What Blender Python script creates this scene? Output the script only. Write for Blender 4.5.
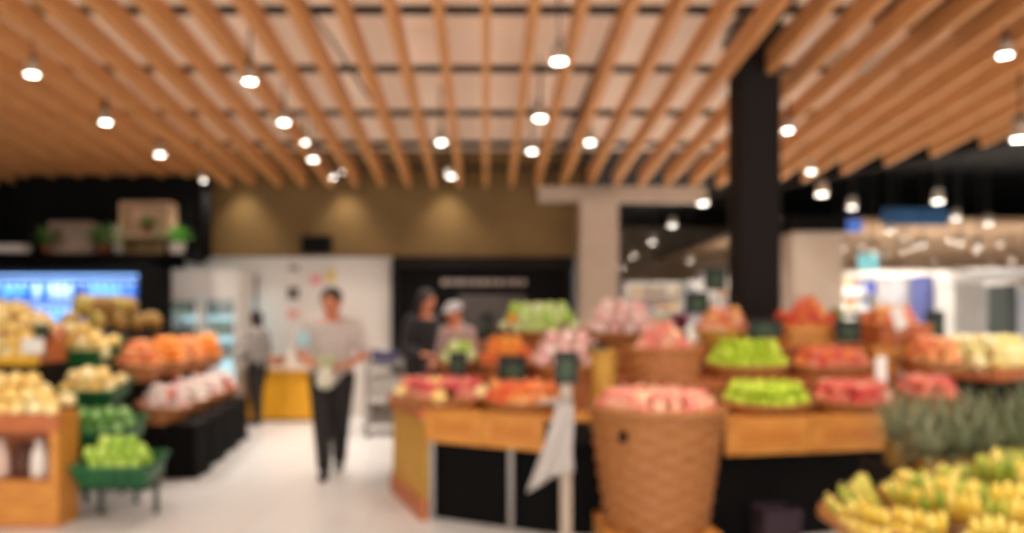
import bpy, bmesh, math, random
from mathutils import Vector, Matrix
random.seed(7)
R = math.radians
PI = math.pi
D = bpy.data
SC = bpy.context.scene
COL = SC.collection
for o in list(D.objects): D.objects.remove(o, do_unlink=True)

# ------------------------------------------------------------------ camera, world, exposure
FPX, CX, CY, EYE = 760.0, 485.0, 316.0, 1.42
cam_d = D.cameras.new('camera'); cam = D.objects.new('camera', cam_d); COL.objects.link(cam)
cam.location = (0, 0, EYE); cam.rotation_euler = (R(90), 0, 0)
cam_d.sensor_width = 36; cam_d.lens = FPX / 1024 * 36
cam_d.shift_x = (512 - CX) / 1024; cam_d.shift_y = (CY - 266.5) / 1024
cam_d.clip_start = 0.02; cam_d.clip_end = 80
cam_d.dof.use_dof = True; cam_d.dof.focus_distance = 0.30; cam_d.dof.aperture_fstop = 5.6
SC.camera = cam
w = D.worlds.new('world'); SC.world = w; w.use_nodes = True
w.node_tree.nodes['Background'].inputs[0].default_value = (1.0, 0.96, 0.92, 1)
w.node_tree.nodes['Background'].inputs[1].default_value = 1.75
SC.view_settings.view_transform = 'Standard'; SC.view_settings.look = 'None'
SC.view_settings.gamma = 1.0; SC.view_settings.use_curve_mapping = False
SC.view_settings.exposure = 0.46
SPOT_W = 72.0

def P(px, py, Y):                       # a point of the place, Y metres in front of the eye
    return Vector(((px - CX) * Y / FPX, Y, EYE + (CY - py) * Y / FPX))

# ------------------------------------------------------------------ materials
def lin(c):
    out = []
    for v in c:
        v = v / 255
        out.append(v / 12.92 if v <= 0.04045 else ((v + 0.055) / 1.055) ** 2.4)
    return (*out, 1)
MATS = {}
def mat(name, rgb, rough=0.5, rgb2=None, scale=20.0, per_object=False, metal=0.0, emit=None, stretch=None,
        bump=0.0, spec=0.5, trans=0.0, alpha=1.0, sub=0.0, detail=3.0):
    if name in MATS: return MATS[name]
    m = D.materials.new(name); m.use_nodes = True; MATS[name] = m
    nt = m.node_tree; b = nt.nodes['Principled BSDF']
    b.inputs['Base Color'].default_value = lin(rgb); b.inputs['Roughness'].default_value = rough
    b.inputs['Metallic'].default_value = metal; b.inputs['Specular IOR Level'].default_value = spec
    b.inputs['Transmission Weight'].default_value = trans; b.inputs['Alpha'].default_value = alpha
    if emit:
        b.inputs['Emission Color'].default_value = lin(emit[0]); b.inputs['Emission Strength'].default_value = emit[1]
    if rgb2 or bump:
        tc = nt.nodes.new('ShaderNodeTexCoord'); mp = nt.nodes.new('ShaderNodeMapping')
        nt.links.new(tc.outputs['Object'], mp.inputs[0])
        if stretch: mp.inputs['Scale'].default_value = stretch
        nz = nt.nodes.new('ShaderNodeTexNoise'); nz.inputs['Scale'].default_value = scale; nz.inputs['Detail'].default_value = detail
        nt.links.new(mp.outputs[0], nz.inputs[0])
        if rgb2:
            rp = nt.nodes.new('ShaderNodeValToRGB'); rp.color_ramp.elements[0].position = 0.35; rp.color_ramp.elements[1].position = 0.65
            rp.color_ramp.elements[0].color = lin(rgb); rp.color_ramp.elements[1].color = lin(rgb2)
            src = nz.outputs[0]
            if per_object:
                oi = nt.nodes.new('ShaderNodeObjectInfo'); mx = nt.nodes.new('ShaderNodeMath'); mx.operation = 'MULTIPLY_ADD'
                ad = nt.nodes.new('ShaderNodeMath'); ad.operation = 'SUBTRACT'; ad.inputs[1].default_value = 0.5
                nt.links.new(oi.outputs['Random'], ad.inputs[0]); nt.links.new(ad.outputs[0], mx.inputs[0]); mx.inputs[1].default_value = 0.55
                nt.links.new(nz.outputs[0], mx.inputs[2]); src = mx.outputs[0]
            nt.links.new(src, rp.inputs[0]); nt.links.new(rp.outputs[0], b.inputs['Base Color'])
        if bump:
            bp = nt.nodes.new('ShaderNodeBump'); bp.inputs['Strength'].default_value = bump; bp.inputs['Distance'].default_value = 0.01
            nt.links.new(nz.outputs[0], bp.inputs['Height']); nt.links.new(bp.outputs[0], b.inputs['Normal'])
    return m

WOOD_SLAT = mat('slat_wood', (222, 164, 104), 0.55, (202, 142, 84), 6, stretch=(9, 0.5, 9))
PLASTER = mat('ceiling_plaster', (246, 232, 218), 0.9, (242, 226, 210), 1.2)
RAIL = mat('black_rail', (30, 24, 20), 0.6)
BLACK = mat('black_panel', (12, 10, 9), 0.8, (9, 8, 7), 3, spec=.12)
CHAR = mat('charcoal_paint', (28, 23, 21), 0.7, spec=.15)
OLIVE = mat('olive_wall', (118, 92, 52), 0.85, (108, 84, 46), 2)
WHITE_WALL = mat('white_wall', (226, 218, 210), 0.75, (218, 209, 200), 1.5)
BEIGE = mat('beige_column', (196, 176, 156), 0.8, (186, 166, 146), 3)
DARKC = mat('dark_ceiling', (20, 17, 15), 0.9)
WOOD = mat('honey_wood', (214, 146, 62), 0.5, (190, 120, 44), 5, stretch=(1.2, 8, 8))
WOOD2 = mat('red_brown_wood', (196, 112, 62), 0.5, (170, 92, 46), 5, stretch=(1.2, 8, 8))
RATTAN = mat('rattan', (164, 104, 50), 0.6, (138, 84, 36), 60)
RATTAN_Y = mat('golden_rattan', (206, 158, 66), 0.6, (180, 130, 46), 30)
RATTAN_D = mat('dark_rattan', (178, 112, 56), 0.6, (146, 86, 40), 40)
GREENP = mat('green_plastic', (28, 100, 52), 0.45, (22, 84, 44), 4)
STEEL = mat('steel', (150, 144, 138), 0.35, metal=0.8)
CREAM = mat('cream_metal', (170, 152, 132), 0.4)
CHALK = mat('chalkboard', (24, 28, 25), 0.75, (34, 42, 34), 14)
CHALKG = mat('chalk_drawing', (66, 84, 58), 0.8, (48, 66, 44), 40)
PAPER = mat('white_paper', (238, 234, 226), 0.7)
STEM = mat('stem', (92, 66, 36), 0.8)

# ------------------------------------------------------------------ mesh builder
class MB:
    def __init__(s): s.v = []; s.f = []; s.m = []
    def add(s, vs, fs, mi=0):
        o = len(s.v); s.v += [tuple(v) for v in vs]; s.f += [tuple(i + o for i in f) for f in fs]; s.m += [mi] * len(fs)
        return s
    def box(s, c, d, rz=0.0, mi=0, M=None):
        x, y, z = d[0] / 2, d[1] / 2, d[2] / 2
        vs = [Vector(p) for p in ((-x,-y,-z),(x,-y,-z),(x,y,-z),(-x,y,-z),(-x,-y,z),(x,-y,z),(x,y,z),(-x,y,z))]
        T = Matrix.Translation(Vector(c)) @ Matrix.Rotation(rz, 4, 'Z')
        if M: T = M @ T
        return s.add([T @ v for v in vs], [(0,3,2,1),(4,5,6,7),(0,1,5,4),(1,2,6,5),(2,3,7,6),(3,0,4,7)], mi)
    def prism(s, poly, z0, z1, mi=0):
        n = len(poly)
        vs = [(p[0], p[1], z0) for p in poly] + [(p[0], p[1], z1) for p in poly]
        fs = [tuple(range(n - 1, -1, -1)), tuple(range(n, 2 * n))] + [(i, (i + 1) % n, n + (i + 1) % n, n + i) for i in range(n)]
        return s.add(vs, fs, mi)
    def tube(s, pts, rad, seg=8, mi=0, flat=1.0, caps=True):
        pts = [Vector(p) for p in pts]; n = len(pts)
        if not hasattr(rad, '__len__'): rad = [rad] * n
        vs = []; prev = None
        for i, p in enumerate(pts):
            t = (pts[min(i + 1, n - 1)] - pts[max(i - 1, 0)]).normalized()
            if prev is None:
                a = Vector((0, 0, 1)) if abs(t.z) < 0.9 else Vector((1, 0, 0))
                u = t.cross(a).normalized()
            else:
                u = (prev - t * prev.dot(t)).normalized()
            prev = u; v = t.cross(u)
            for j in range(seg):
                a = 2 * PI * j / seg
                vs.append(p + (u * math.cos(a) + v * math.sin(a) * flat) * rad[i])
        fs = [(i * seg + j, i * seg + (j + 1) % seg, (i + 1) * seg + (j + 1) % seg, (i + 1) * seg + j) for i in range(n - 1) for j in range(seg)]
        if caps: fs += [tuple(range(seg - 1, -1, -1)), tuple(range((n - 1) * seg, n * seg))]
        return s.add(vs, fs, mi)
    def lathe(s, prof, seg=16, c=(0, 0, 0), sx=1.0, sy=1.0, fn=None, mi=0, close=False):
        vs = []; n = len(prof)
        for i, (r, z) in enumerate(prof):
            for j in range(seg):
                a = 2 * PI * j / seg; rr = fn(i, j, r) if fn else r
                vs.append((c[0] + rr * math.cos(a) * sx, c[1] + rr * math.sin(a) * sy, c[2] + z))
        fs = [(i * seg + j, i * seg + (j + 1) % seg, (i + 1) * seg + (j + 1) % seg, (i + 1) * seg + j) for i in range(n - 1) for j in range(seg)]
        if close: fs += [((n - 1) * seg + j, (n - 1) * seg + (j + 1) % seg, (j + 1) % seg, j) for j in range(seg)]
        else: fs += [tuple(range(seg - 1, -1, -1)), tuple(range((n - 1) * seg, n * seg))]
        return s.add(vs, fs, mi)
    def ell(s, c, r, seg=12, rings=8, mi=0, M=None):
        k = len(s.v)
        s.lathe([(max(1e-4, math.sin(PI * i / rings)), -math.cos(PI * i / rings)) for i in range(rings + 1)], seg, mi=mi)
        for i in range(k, len(s.v)):
            v = Vector((s.v[i][0] * r[0], s.v[i][1] * r[1], s.v[i][2] * r[2]))
            if M: v = M @ v
            s.v[i] = tuple(v + Vector(c))
        return s
    def pan(s, w, d, h, t=0.012, flare=0.0, c=(0, 0, 0), mi=0):      # open-topped box
        def ring(x, y, z): return [(c[0] - x, c[1] - y, c[2] + z), (c[0] + x, c[1] - y, c[2] + z), (c[0] + x, c[1] + y, c[2] + z), (c[0] - x, c[1] + y, c[2] + z)]
        a, b = w / 2, d / 2
        vs = ring(a, b, 0) + ring(a + flare, b + flare, h) + ring(a + flare - t, b + flare - t, h) + ring(a - t, b - t, t)
        fs = [(3, 2, 1, 0)]
        for k in range(3): fs += [(k * 4 + i, k * 4 + (i + 1) % 4, (k + 1) * 4 + (i + 1) % 4, (k + 1) * 4 + i) for i in range(4)]
        fs.append((12, 13, 14, 15))
        return s.add(vs, fs, mi)
    def mesh(s, name, mats, smooth=False):
        me = D.meshes.new(name); me.from_pydata(s.v, [], s.f)
        for m in (mats if isinstance(mats, (list, tuple)) else [mats]): me.materials.append(m)
        me.polygons.foreach_set('material_index', s.m)
        if smooth: me.polygons.foreach_set('use_smooth', [True] * len(s.f))
        me.validate(); me.update()
        return me
    def build(s, name, mats, parent=None, M=None, smooth=False, bev=0.0):
        return link(name, s.mesh(name, mats, smooth), parent, M, bev)

def link(name, me, parent=None, M=None, bev=0.0):
    o = D.objects.new(name, me); COL.objects.link(o)
    if M is not None: o.matrix_basis = M
    if parent: o.parent = parent
    if bev:
        b = o.modifiers.new('bevel', 'BEVEL'); b.width = bev; b.segments = 2; b.limit_method = 'ANGLE'
    return o
def tag(o, label=None, cat=None, group=None, kind=None):
    if label: o['label'] = label
    if cat: o['category'] = cat
    if group: o['group'] = group
    if kind: o['kind'] = kind
    return o
def thing(name, label, cat, loc=(0, 0, 0), rz=0.0, group=None, M=None):
    o = D.objects.new(name, None); COL.objects.link(o); o.empty_display_size = 0.1
    o.matrix_basis = M if M is not None else Matrix.Translation(Vector(loc)) @ Matrix.Rotation(rz, 4, 'Z')
    return tag(o, label, cat, group)
def place(loc, rz=0.0, tilt=0.0):
    return Matrix.Translation(Vector(loc)) @ Matrix.Rotation(rz, 4, 'Z') @ Matrix.Rotation(tilt, 4, 'X')
def struct(name, mb, m, parent=None, label=None):
    o = mb.build(name, m, parent)
    if parent is None: tag(o, label, None, None, 'structure')
    return o

# ------------------------------------------------------------------ the setting
SB, SH, SLOPE, YF = 3.22, 0.21, 0.091, 10.6        # slat bottom height at the far end, slat depth, fall of the ceiling toward the back wall
def zc(Y): return SB + SLOPE * (YF - Y)
def yend(X): return YF if X < 4.06 else YF - (X - 4.06) * 1.05

fl = D.materials.new('floor_tiles'); fl.use_nodes = True
nt = fl.node_tree; b = nt.nodes['Principled BSDF']; b.inputs['Roughness'].default_value = 0.28
tc = nt.nodes.new('ShaderNodeTexCoord'); br = nt.nodes.new('ShaderNodeTexBrick'); br.offset = 0
br.inputs['Scale'].default_value = 1.0; br.inputs['Brick Width'].default_value = 0.8; br.inputs['Row Height'].default_value = 0.8
br.inputs['Mortar Size'].default_value = 0.004; br.inputs['Color1'].default_value = lin((216, 211, 206)); br.inputs['Color2'].default_value = lin((210, 204, 198))
br.inputs['Mortar'].default_value = lin((190, 174, 152)); nt.links.new(tc.outputs['Object'], br.inputs[0]); nt.links.new(br.outputs[0], b.inputs['Base Color'])
struct('floor', MB().box((4, 12, -0.05), (26, 32, 0.1)), fl, label='pale beige tiled shop floor')

ceil = struct('ceiling', MB().prism([(-7.2, -11.8), (13.0, -11.8), (11.5, -7.7), (4.2, 0.1), (-7.2, 0.1)], 0.55, 0.61), PLASTER, label='pale plaster ceiling above hanging timber slats')
ceil.matrix_basis = Matrix.Translation((0, YF, SB)) @ Matrix.Rotation(-math.atan(SLOPE), 4, 'X')
post_x0, post_x1, post_y0, post_y1 = 2.27, 2.63, 6.75, 7.10
slat_cache = {}
def slat(X, y0, y1):
    L = y1 - y0
    key = round(L, 3)
    if key not in slat_cache: slat_cache[key] = MB().box((0, L / 2, SH / 2), (0.068, L, SH)).mesh('slat', WOOD_SLAT)
    link('slat', slat_cache[key], ceil, Matrix.Translation((X, y0, 0)))
STRIP = mat('added_strip_glow', (255, 240, 224), .5, emit=((255, 230, 206), 3.1))  # unseen strips added on the slat tops to brighten the plaster
X = -7.19; q = 0
while X < 11.0:
    e = yend(X) - YF
    if post_x0 - 0.04 < X < post_x1 + 0.04:
        slat(X, -11.6, post_y0 - 0.01 - YF); slat(X, post_y1 + 0.01 - YF, e)
    else: slat(X, -11.6, e)
    if q % 2 == 0 and not (post_x0 - 0.04 < X < post_x1 + 0.04):
        L = e - 0.3 + 11.4
        MB().box((X, -11.4 + L / 2, SH + 0.0012), (0.034, L, 0.0016)).build('added_strip', STRIP, ceil)
    X += 0.36; q += 1
for Y in (0.4, 1.53, 2.66, 3.79, 4.92, 6.05, 7.19, 8.36, 9.44, 10.50):
    xr = min(11.0, 4.06 + (YF - Y) / 1.05)
    MB().box(((xr - 7.1) / 2, Y - YF, SH + 0.03), (xr + 7.1, 0.06, 0.055)).build('carrier_rail', RAIL, ceil)
MB().tube([(1.15, -9, 0.25), (1.12, -5.5, 0.25), (0.98, -0.2, 0.25)], 0.030).build('conduit', RAIL, ceil)
MB().tube([(-1.45, -5.0, 0.26), (-1.25, -3.0, 0.26), (-1.05, -1.0, 0.26)], 0.014).build('conduit', RAIL, ceil)
MB().box((3.62, -4.6, 0.27), (0.72, 0.75, 0.12)).build('duct', RAIL, ceil, bev=0.01)  # black box standing in for the dark void above the slats
MB().tube([(2.35, -6.0, 0.25), (2.36, -4.55, 0.25), (2.36, -3.9, 0.25)], 0.07).build('duct', RAIL, ceil)
MB().box((3.45, -3.6, 0.25), (0.45, 0.30, 0.14)).build('duct', mat('grey_duct', (206, 210, 204), 0.5), ceil, bev=0.01)
struct('ceiling', MB().prism([(0.9, 10.8), (4.3, 10.8), (11.6, 3.0), (17.5, 3.0), (17.5, 27), (0.9, 27)], 4.4, 4.5), DARKC, label='black painted ceiling of the shop hall behind')
struct('ceiling', MB().box((12.0, 20.4, 3.32), (12.5, 10.5, 0.1)), mat('hall_soffit', (190, 164, 134), .8, (150, 120, 92), .8), label='lower beige soffit deep in the shop hall')

struct('wall_back', MB().box((-1.6, 10.92, 3.12), (6.0, 0.24, 1.70)), OLIVE, label='olive brown upper wall washed by spotlights')
struct('wall_back', MB().box((-2.83, 11.04, 1.135), (2.96, 0.2, 2.27)), WHITE_WALL, label='white lower wall behind the counter')
struct('wall_left', MB().box((-7.1, 5, 2.45), (0.2, 12.4, 4.9)), CHAR, label='dark wall beside the chilled cabinet')
struct('wall_back', MB().box((-5.70, 11.05, 2.0), (2.78, 0.3, 4.0)), BLACK, label='black wall behind the plant shelf')
struct('wall_side', MB().box((1.45, 18.4, 2.2), (0.2, 14.2, 4.4)), CHAR, label='dark wall beside the beige column')
struct('wall_far', MB().box((9.5, 25.6, 2.2), (16.5, 0.2, 4.4)), mat('far_wall', (190, 172, 150), 0.8, (150, 128, 104), 1.0), label='pale far wall of the shop')
struct('wall_right', MB().box((17.3, 14, 2.2), (0.2, 24, 4.4)), mat('far_wall2', (170, 150, 130), 0.8), label='pale side wall of the shop')
struct('trim_1', MB().box((1.92, 10.72, 3.13), (2.35, 0.16, 0.22)), BEIGE, label='beige beam on the column head')
MB().prism([(4.12, 0.06), (11.2, -7.37), (11.26, -7.37), (4.18, 0.06)], 0.0, 0.55).build('edge_trim', CHAR, ceil)
# columns
t = thing('column', 'square beige column carrying a beam, beside the black kiosk', 'column', (1.56, 10.6, 0))
MB().box((0, 0, 1.5), (0.52, 0.5, 3.0)).build('shaft', BEIGE, t, bev=0.01)
MB().box((0, 0, 3.01), (0.60, 0.56, 0.04)).build('head', BEIGE, t)
MB().box((0, 0, 0.06), (0.55, 0.53, 0.12)).build('plinth', CHAR, t)
t = thing('post', 'black square steel post rising through the fruit display', 'post', ((post_x0 + post_x1) / 2, (post_y0 + post_y1) / 2, 0))
MB().box((0, 0, 2.04), (post_x1 - post_x0, post_y1 - post_y0, 4.06)).build('shaft', CHAR, t, bev=0.006)
MB().box((0, 0, 3.96), (0.44, 0.44, 0.08)).build('top_bracket', RAIL, t)

# kiosk: black shopfront
t = thing('kiosk_front', 'black shopfront panel with a dim lettered header beside the column', 'shopfront', (0, 10.85, 0))
MB().box((-0.03, 0.01, 1.133), (2.56, 0.1, 2.266)).build('panel', BLACK, t)
MB().box((-0.03, -0.07, 2.16), (2.60, 0.08, 0.10)).build('header_rail', CHAR, t)
MB().box((-1.29, -0.06, 1.08), (0.08, 0.08, 2.06)).build('jamb', CHAR, t)
MB().box((1.20, -0.06, 1.08), (0.08, 0.08, 2.06)).build('jamb', CHAR, t)
lt = MB(); x = -0.62
for wd in (0.10, 0.06, 0.12, 0.05, 0.09, 0.11, 0.07, 0.10, 0.05, 0.12, 0.08):
    lt.box((x + wd / 2, -0.056, 1.90), (wd, 0.012, 0.075)); x += wd + 0.025
lt.build('lettering', mat('dim_letters', (150, 134, 124), 0.6), t)
MB().box((0.1, -0.06, 1.45), (0.95, 0.04, 0.55)).build('menu_board', mat('grey_board', (74, 64, 58), 0.6, (60, 52, 47), 6), t, bev=0.005)
# marks on the white wall
def sheet(px, py, w_, h_, rgb, label):
    p = P(px, py, 10.925)
    tag(MB().box((p.x, 10.928, p.z), (w_, 0.02, h_)).build('wall_sheet', mat('sheet_%d_%d' % (px, py), rgb, 0.7), bev=0.003), label, 'sheet', 'sheets on the white wall')
sheet(293, 293, 0.16, 0.17, (96, 86, 84), 'small dark grey sheet in the middle of the white wall')
sheet(294, 268, 0.15, 0.07, (140, 130, 128), 'narrow grey sheet at the top of the white wall')
sheet(316, 280, 0.15, 0.13, (232, 150, 150), 'pink sheet high on the white wall')
sheet(331, 276, 0.14, 0.18, (226, 196, 120), 'yellow sheet on the white wall above the walking person')
sheet(293, 314, 0.15, 0.10, (226, 150, 140), 'salmon sheet low on the white wall')
t = thing('speaker_box', 'small black loudspeaker box mounted on the olive upper wall', 'loudspeaker', P(317, 245, 10.70))
MB().box((0, 0, 0), (0.42, 0.16, 0.26)).build('cabinet', CHAR, t, bev=0.01)
MB().box((0, -0.085, 0), (0.38, 0.02, 0.22)).build('grille', BLACK, t)
MB().box((0, 0.07, 0), (0.08, 0.1, 0.08)).build('bracket', STEEL, t)

# ------------------------------------------------------------------ spotlights
LAMP = mat('lamp_glow', (255, 250, 238), 0.4, emit=((255, 246, 232), 14.0))
HOUS = mat('lamp_housing', (188, 170, 150), 0.5)
def head_meshes():
    a = MB(); a.lathe([(0.02, 0.13), (0.048, 0.12), (0.055, 0.02), (0.062, 0.0), (0.054, 0.0), (0.046, 0.025)], 14)
    a_ = MB(); a_.lathe([(0.052, 0.004), (0.052, 0.012)], 14)
    s_ = MB(); s_.tube([(0, 0, 0.12), (0, 0, 0.63)], 0.010, 6)
    k_ = MB(); k_.box((0, 0, 0.15), (0.03, 0.09, 0.03))
    return a.mesh('housing', HOUS, True), a_.mesh('lens', LAMP), s_.mesh('stem', RAIL), k_.mesh('yoke', RAIL)
HM = head_meshes()
def spotlight(X, Y, Z, label, group, watts, aim=None, cone=96, light=True, sc=1.0, drop=0.0, blend=0.7, rgb=(1.0, 0.95, 0.89)):
    t = thing('spotlight', label, 'spotlight', (X, Y, Z), 0, group)
    for nm, me in zip(('housing', 'lens', 'stem', 'yoke'), HM):
        o = link(nm, me, t)
        if sc != 1.0: o.scale = (sc, sc, sc) if nm != 'stem' else (1, 1, 1.0)
    if drop: MB().tube([(0, 0, 0.24 * sc), (0, 0, drop)], 0.008, 6).build('cable', RAIL, t)
    if light and watts:
        l = D.lights.new('lamp', 'SPOT'); l.energy = watts; l.spot_size = R(cone); l.spot_blend = blend; l.color = rgb; l.shadow_soft_size = 0.06
        lo = D.objects.new('lamp', l); COL.objects.link(lo); lo.parent = t; lo.location = (0, 0, -0.03)
        if aim is not None:
            d = Vector(aim) - Vector((X, Y, Z - 0.03)); lo.rotation_euler = d.to_track_quat('-Z', 'Y').to_euler()
    return t
def spx(px, py, label, group, watts, **k):
    Y = (SB - EYE - 0.08 + SLOPE * YF) / (SLOPE + (CY - py) / FPX); X = (px - CX) * Y / FPX; z = zc(Y) - 0.08
    return spotlight(X, Y, z, label, group, watts, **k)
G1, G2, G3, G4 = 'spotlights over the left display', 'spotlights over the aisle', 'spotlights in the middle of the slats', 'spotlights by the black post'
for (px, py, lab) in ((32, 75, 'nearest glowing spotlight above the left fruit display'), (106, 123, 'second glowing spotlight above the left fruit display'),
                      (160, 155, 'third glowing spotlight above the left fruit display'), (202, 181, 'farthest glowing spotlight of the left row, by the olive wall')):
    spx(px, py, lab, G1, SPOT_W * (1.4 if py < 170 else .35))
for (px, py, lab, k) in ((250, 82, 'nearest glowing spotlight of the row above the aisle', 1), (284, 123, 'second glowing spotlight of the row above the aisle', 1),
                      (305, 143, 'dim spotlight between two bright ones above the aisle', .5), (313, 160, 'bright spotlight above the aisle near the white wall', 1), (333, 178, 'faint spotlight at the far end of the aisle row', .6)):
    spx(px, py, lab, G2, SPOT_W * k, sc=1.0 if k == 1 else 0.7)
for (px, py, lab) in ((441, 143, 'single spotlight left of the slat ceiling middle'), (451, 177, 'single spotlight above the black kiosk'), (559, 62, 'nearest bright spotlight beside the black conduit'),
                      (540, 119, 'large bright spotlight beside the black conduit'), (532, 152, 'farther spotlight of the row beside the conduit'), (590, 143, 'spotlight right of the conduit toward the beige column')):
    spx(px, py, lab, G3, SPOT_W, sc=1.15 if py < 125 else 1.0)
for (px, py, lab) in ((788, 131, 'spotlight just right of the black post'), (811, 172, 'spotlight near the edge of the slat ceiling'), (1005, 56, 'spotlight at the right edge of the slat ceiling')):
    spx(px, py, lab, G4, SPOT_W)
for Y in (3.6, 2.2, 0.8, -0.5):
    for X in (-3.3, -1.75, 0.5, 1.9, 3.3):
        spotlight(X, Y, zc(Y) - 0.08, 'glowing ceiling spotlight overhead in front of the displays', 'spotlights overhead', SPOT_W * 0.8)
for (px, lab) in ((236, 'wall washer over the left end of the olive wall'), (345, 'wall washer over the middle of the olive wall'), (458, 'wall washer over the olive wall above the kiosk')):
    X = -7.19 + 0.18 + 0.36 * round(((px - CX) * 10.75 / FPX + 7.19 - 0.18) / 0.36)      # midway between two slats
    w_ = spotlight(X, 10.46, 3.40, lab, 'wall washers', 30, aim=(X, 10.80, 2.2), cone=84, sc=0.45, rgb=(1, .86, .64), blend=1.0)
    MB().box((0, 0.17, 0.06), (0.02, 0.35, 0.02)).build('wall_arm', RAIL, w_)
# hall behind
GH = 'spotlights under the black ceiling'
hall = [(703, 204, 'nearest spotlight of the line beside the beige column'), (672, 226, 'second spotlight of the line beside the beige column'), (652, 243, 'third spotlight of the line beside the beige column'),
        (634, 257, 'fourth spotlight of the line beside the beige column'), (622, 269, 'farthest spotlight of the line beside the beige column'), (731, 237, 'spotlight touching the left edge of the black post'),
        (822, 195, 'spotlight above the beige panel behind the post'), (852, 208, 'spotlight right of the beige panel'), (938, 202, 'large bright spotlight high under the black ceiling at right'),
        (890, 232, 'spotlight over the far shelves near the blue sign'), (956, 219, 'spotlight over the white far cabinets'), (988, 224, 'spotlight at the far right of the hall'),
        (873, 253, 'small low spotlight left of the blue panel'), (922, 246, 'small low spotlight above the blue panel'), (905, 252, 'small warm lamp low between the far shelves'),
        (978, 248, 'small warm lamp over the right far cabinets'), (1012, 262, 'small warm lamp at the right picture edge'), (960, 244, 'small lamp between the far cabinets'), (843, 250, 'small lamp beside the beige panel'),
        (1020, 140, 'spotlight cut by the right picture edge'), (690, 262, 'small warm lamp low left of the black post')]
for i, (px, py, lab) in enumerate(hall):
    z = 3.0 if py < 240 else (2.75 if py < 259 else 2.6)
    Y = min(24.8, (z - EYE) * FPX / (CY - py)); z = EYE + (CY - py) * Y / FPX
    spotlight((px - CX) * Y / FPX, Y, z, lab, GH, 190 if Y > 11 else 110, cone=140, sc=(1.35 if py < 205 else 1.2), drop=max(0.3, (3.27 if Y > 15.4 and px > 738 else 4.4) - z))

for (px, Y) in ((760, 18), (800, 20.5), (830, 23), (862, 18.5), (885, 21), (915, 19), (935, 23), (950, 17), (975, 20), (1000, 18), (1015, 22), (990, 24), (905, 16.5), (865, 24.5)):
    spotlight((px - CX) * Y / FPX, Y, 3.10, 'small warm lamp dotted under the beige soffit of the hall', 'lamps under the beige soffit', 90, cone=150, sc=1.3)

# ------------------------------------------------------------------ fruit
def fruit_profile(r, squash=0.95, dim=0.12, n=7, taper=0.0):
    pr = []
    for i in range(n + 1):
        a = PI * i / n
        rr = max(0.0008, math.sin(a)) * r; z = -math.cos(a) * r * squash
        rr *= 1 + taper * math.cos(a)
        if i == n: z -= dim * r * 1.2; rr = 0.001 * 1
        if i == 0: z += dim * r
        pr.append((rr, z))
    return pr
def fruit_mesh(name, r, m, squash=0.95, dim=0.12, stem=0.0, taper=0.0, sx=1.0, seg=10, n=7):
    mb = MB(); mb.lathe(fruit_profile(r, squash, dim, n, taper), seg, sx=sx, sy=1.0)
    if stem: mb.tube([(0, 0, r * squash * 0.78), (0.004, 0, r * squash * 0.8 + stem)], 0.0035, 4, 1)
    return mb.mesh(name, [m, STEM], True)
RED = mat('red_apple_skin', (220, 74, 70), 0.35, (232, 134, 104), 14, per_object=True)
PINK = mat('pink_apple_skin', (226, 128, 112), 0.4, (238, 186, 150), 16, per_object=True)
ROSE = mat('rose_skin', (216, 74, 86), 0.35, (232, 150, 120), 14, per_object=True)
GRN = mat('green_apple_skin', (172, 202, 28), 0.35, (206, 226, 72), 12, per_object=True)
PEACH = mat('peach_skin', (234, 128, 74), 0.5, (244, 178, 110), 14, per_object=True)
ORG = mat('orange_skin', (238, 130, 34), 0.45, (246, 164, 66), 20, per_object=True)
ORED = mat('orange_red_skin', (226, 74, 46), 0.4, (240, 138, 62), 14, per_object=True)
MANGO = mat('pale_mango_skin', (244, 204, 112), 0.4, (250, 232, 172), 12, per_object=True)
LIME = mat('lime_skin', (150, 190, 56), 0.4, (188, 214, 96), 14, per_object=True)
CUC = mat('green_squash_skin', (84, 142, 56), 0.4, (150, 188, 112), 16, per_object=True)
PALEG = mat('pale_green_skin', (170, 204, 72), 0.45, (220, 228, 170), 12, per_object=True)
PALEY = mat('pale_yellow_skin', (226, 208, 124), 0.5, (236, 224, 168), 12, per_object=True)
BROWN = mat('brown_melon_skin', (142, 104, 46), 0.6, (168, 146, 66), 16, per_object=True)
NETW = mat('white_foam_net', (236, 224, 212), 0.7, (224, 196, 186), 30, per_object=True)
DRAG = mat('pale_pink_fruit', (240, 212, 202), 0.5, (230, 172, 166), 16, per_object=True)
LEAFM = mat('leaf_green', (88, 132, 52), 0.6, (60, 104, 40), 20)

FM = {
 'red': fruit_mesh('apple', 0.041, RED, 0.92, 0.16, 0.014), 'rose': fruit_mesh('apple', 0.041, ROSE, 0.92, 0.16, 0.014),
 'pink': fruit_mesh('apple', 0.042, PINK, 0.92, 0.16, 0.014), 'green': fruit_mesh('apple', 0.042, GRN, 0.92, 0.16, 0.014),
 'peach': fruit_mesh('peach', 0.040, PEACH, 0.95, 0.10), 'orange': fruit_mesh('orange', 0.042, ORG, 0.96, 0.05),
 'ored': fruit_mesh('nectarine', 0.042, ORED, 0.95, 0.12, 0.008), 'mango': fruit_mesh('mango', 0.052, MANGO, 1.0, 0.05, 0.010, 0.12, 1.22),
 'lime': fruit_mesh('guava', 0.044, LIME, 1.05, 0.06, 0.008, 0.10), 'squash': fruit_mesh('squash', 0.044, CUC, 1.3, 0.03, 0.01, 0.12),
 'paleg': fruit_mesh('pear', 0.046, PALEG, 1.15, 0.05, 0.014, -0.22), 'paley': fruit_mesh('pomelo', 0.075, PALEY, 1.0, 0.06, 0.008, -0.10, seg=12),
 'melon': fruit_mesh('melon', 0.095, BROWN, 1.15, 0.06, 0.02, seg=12), 'net': None, 'dragon': None}
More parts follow.
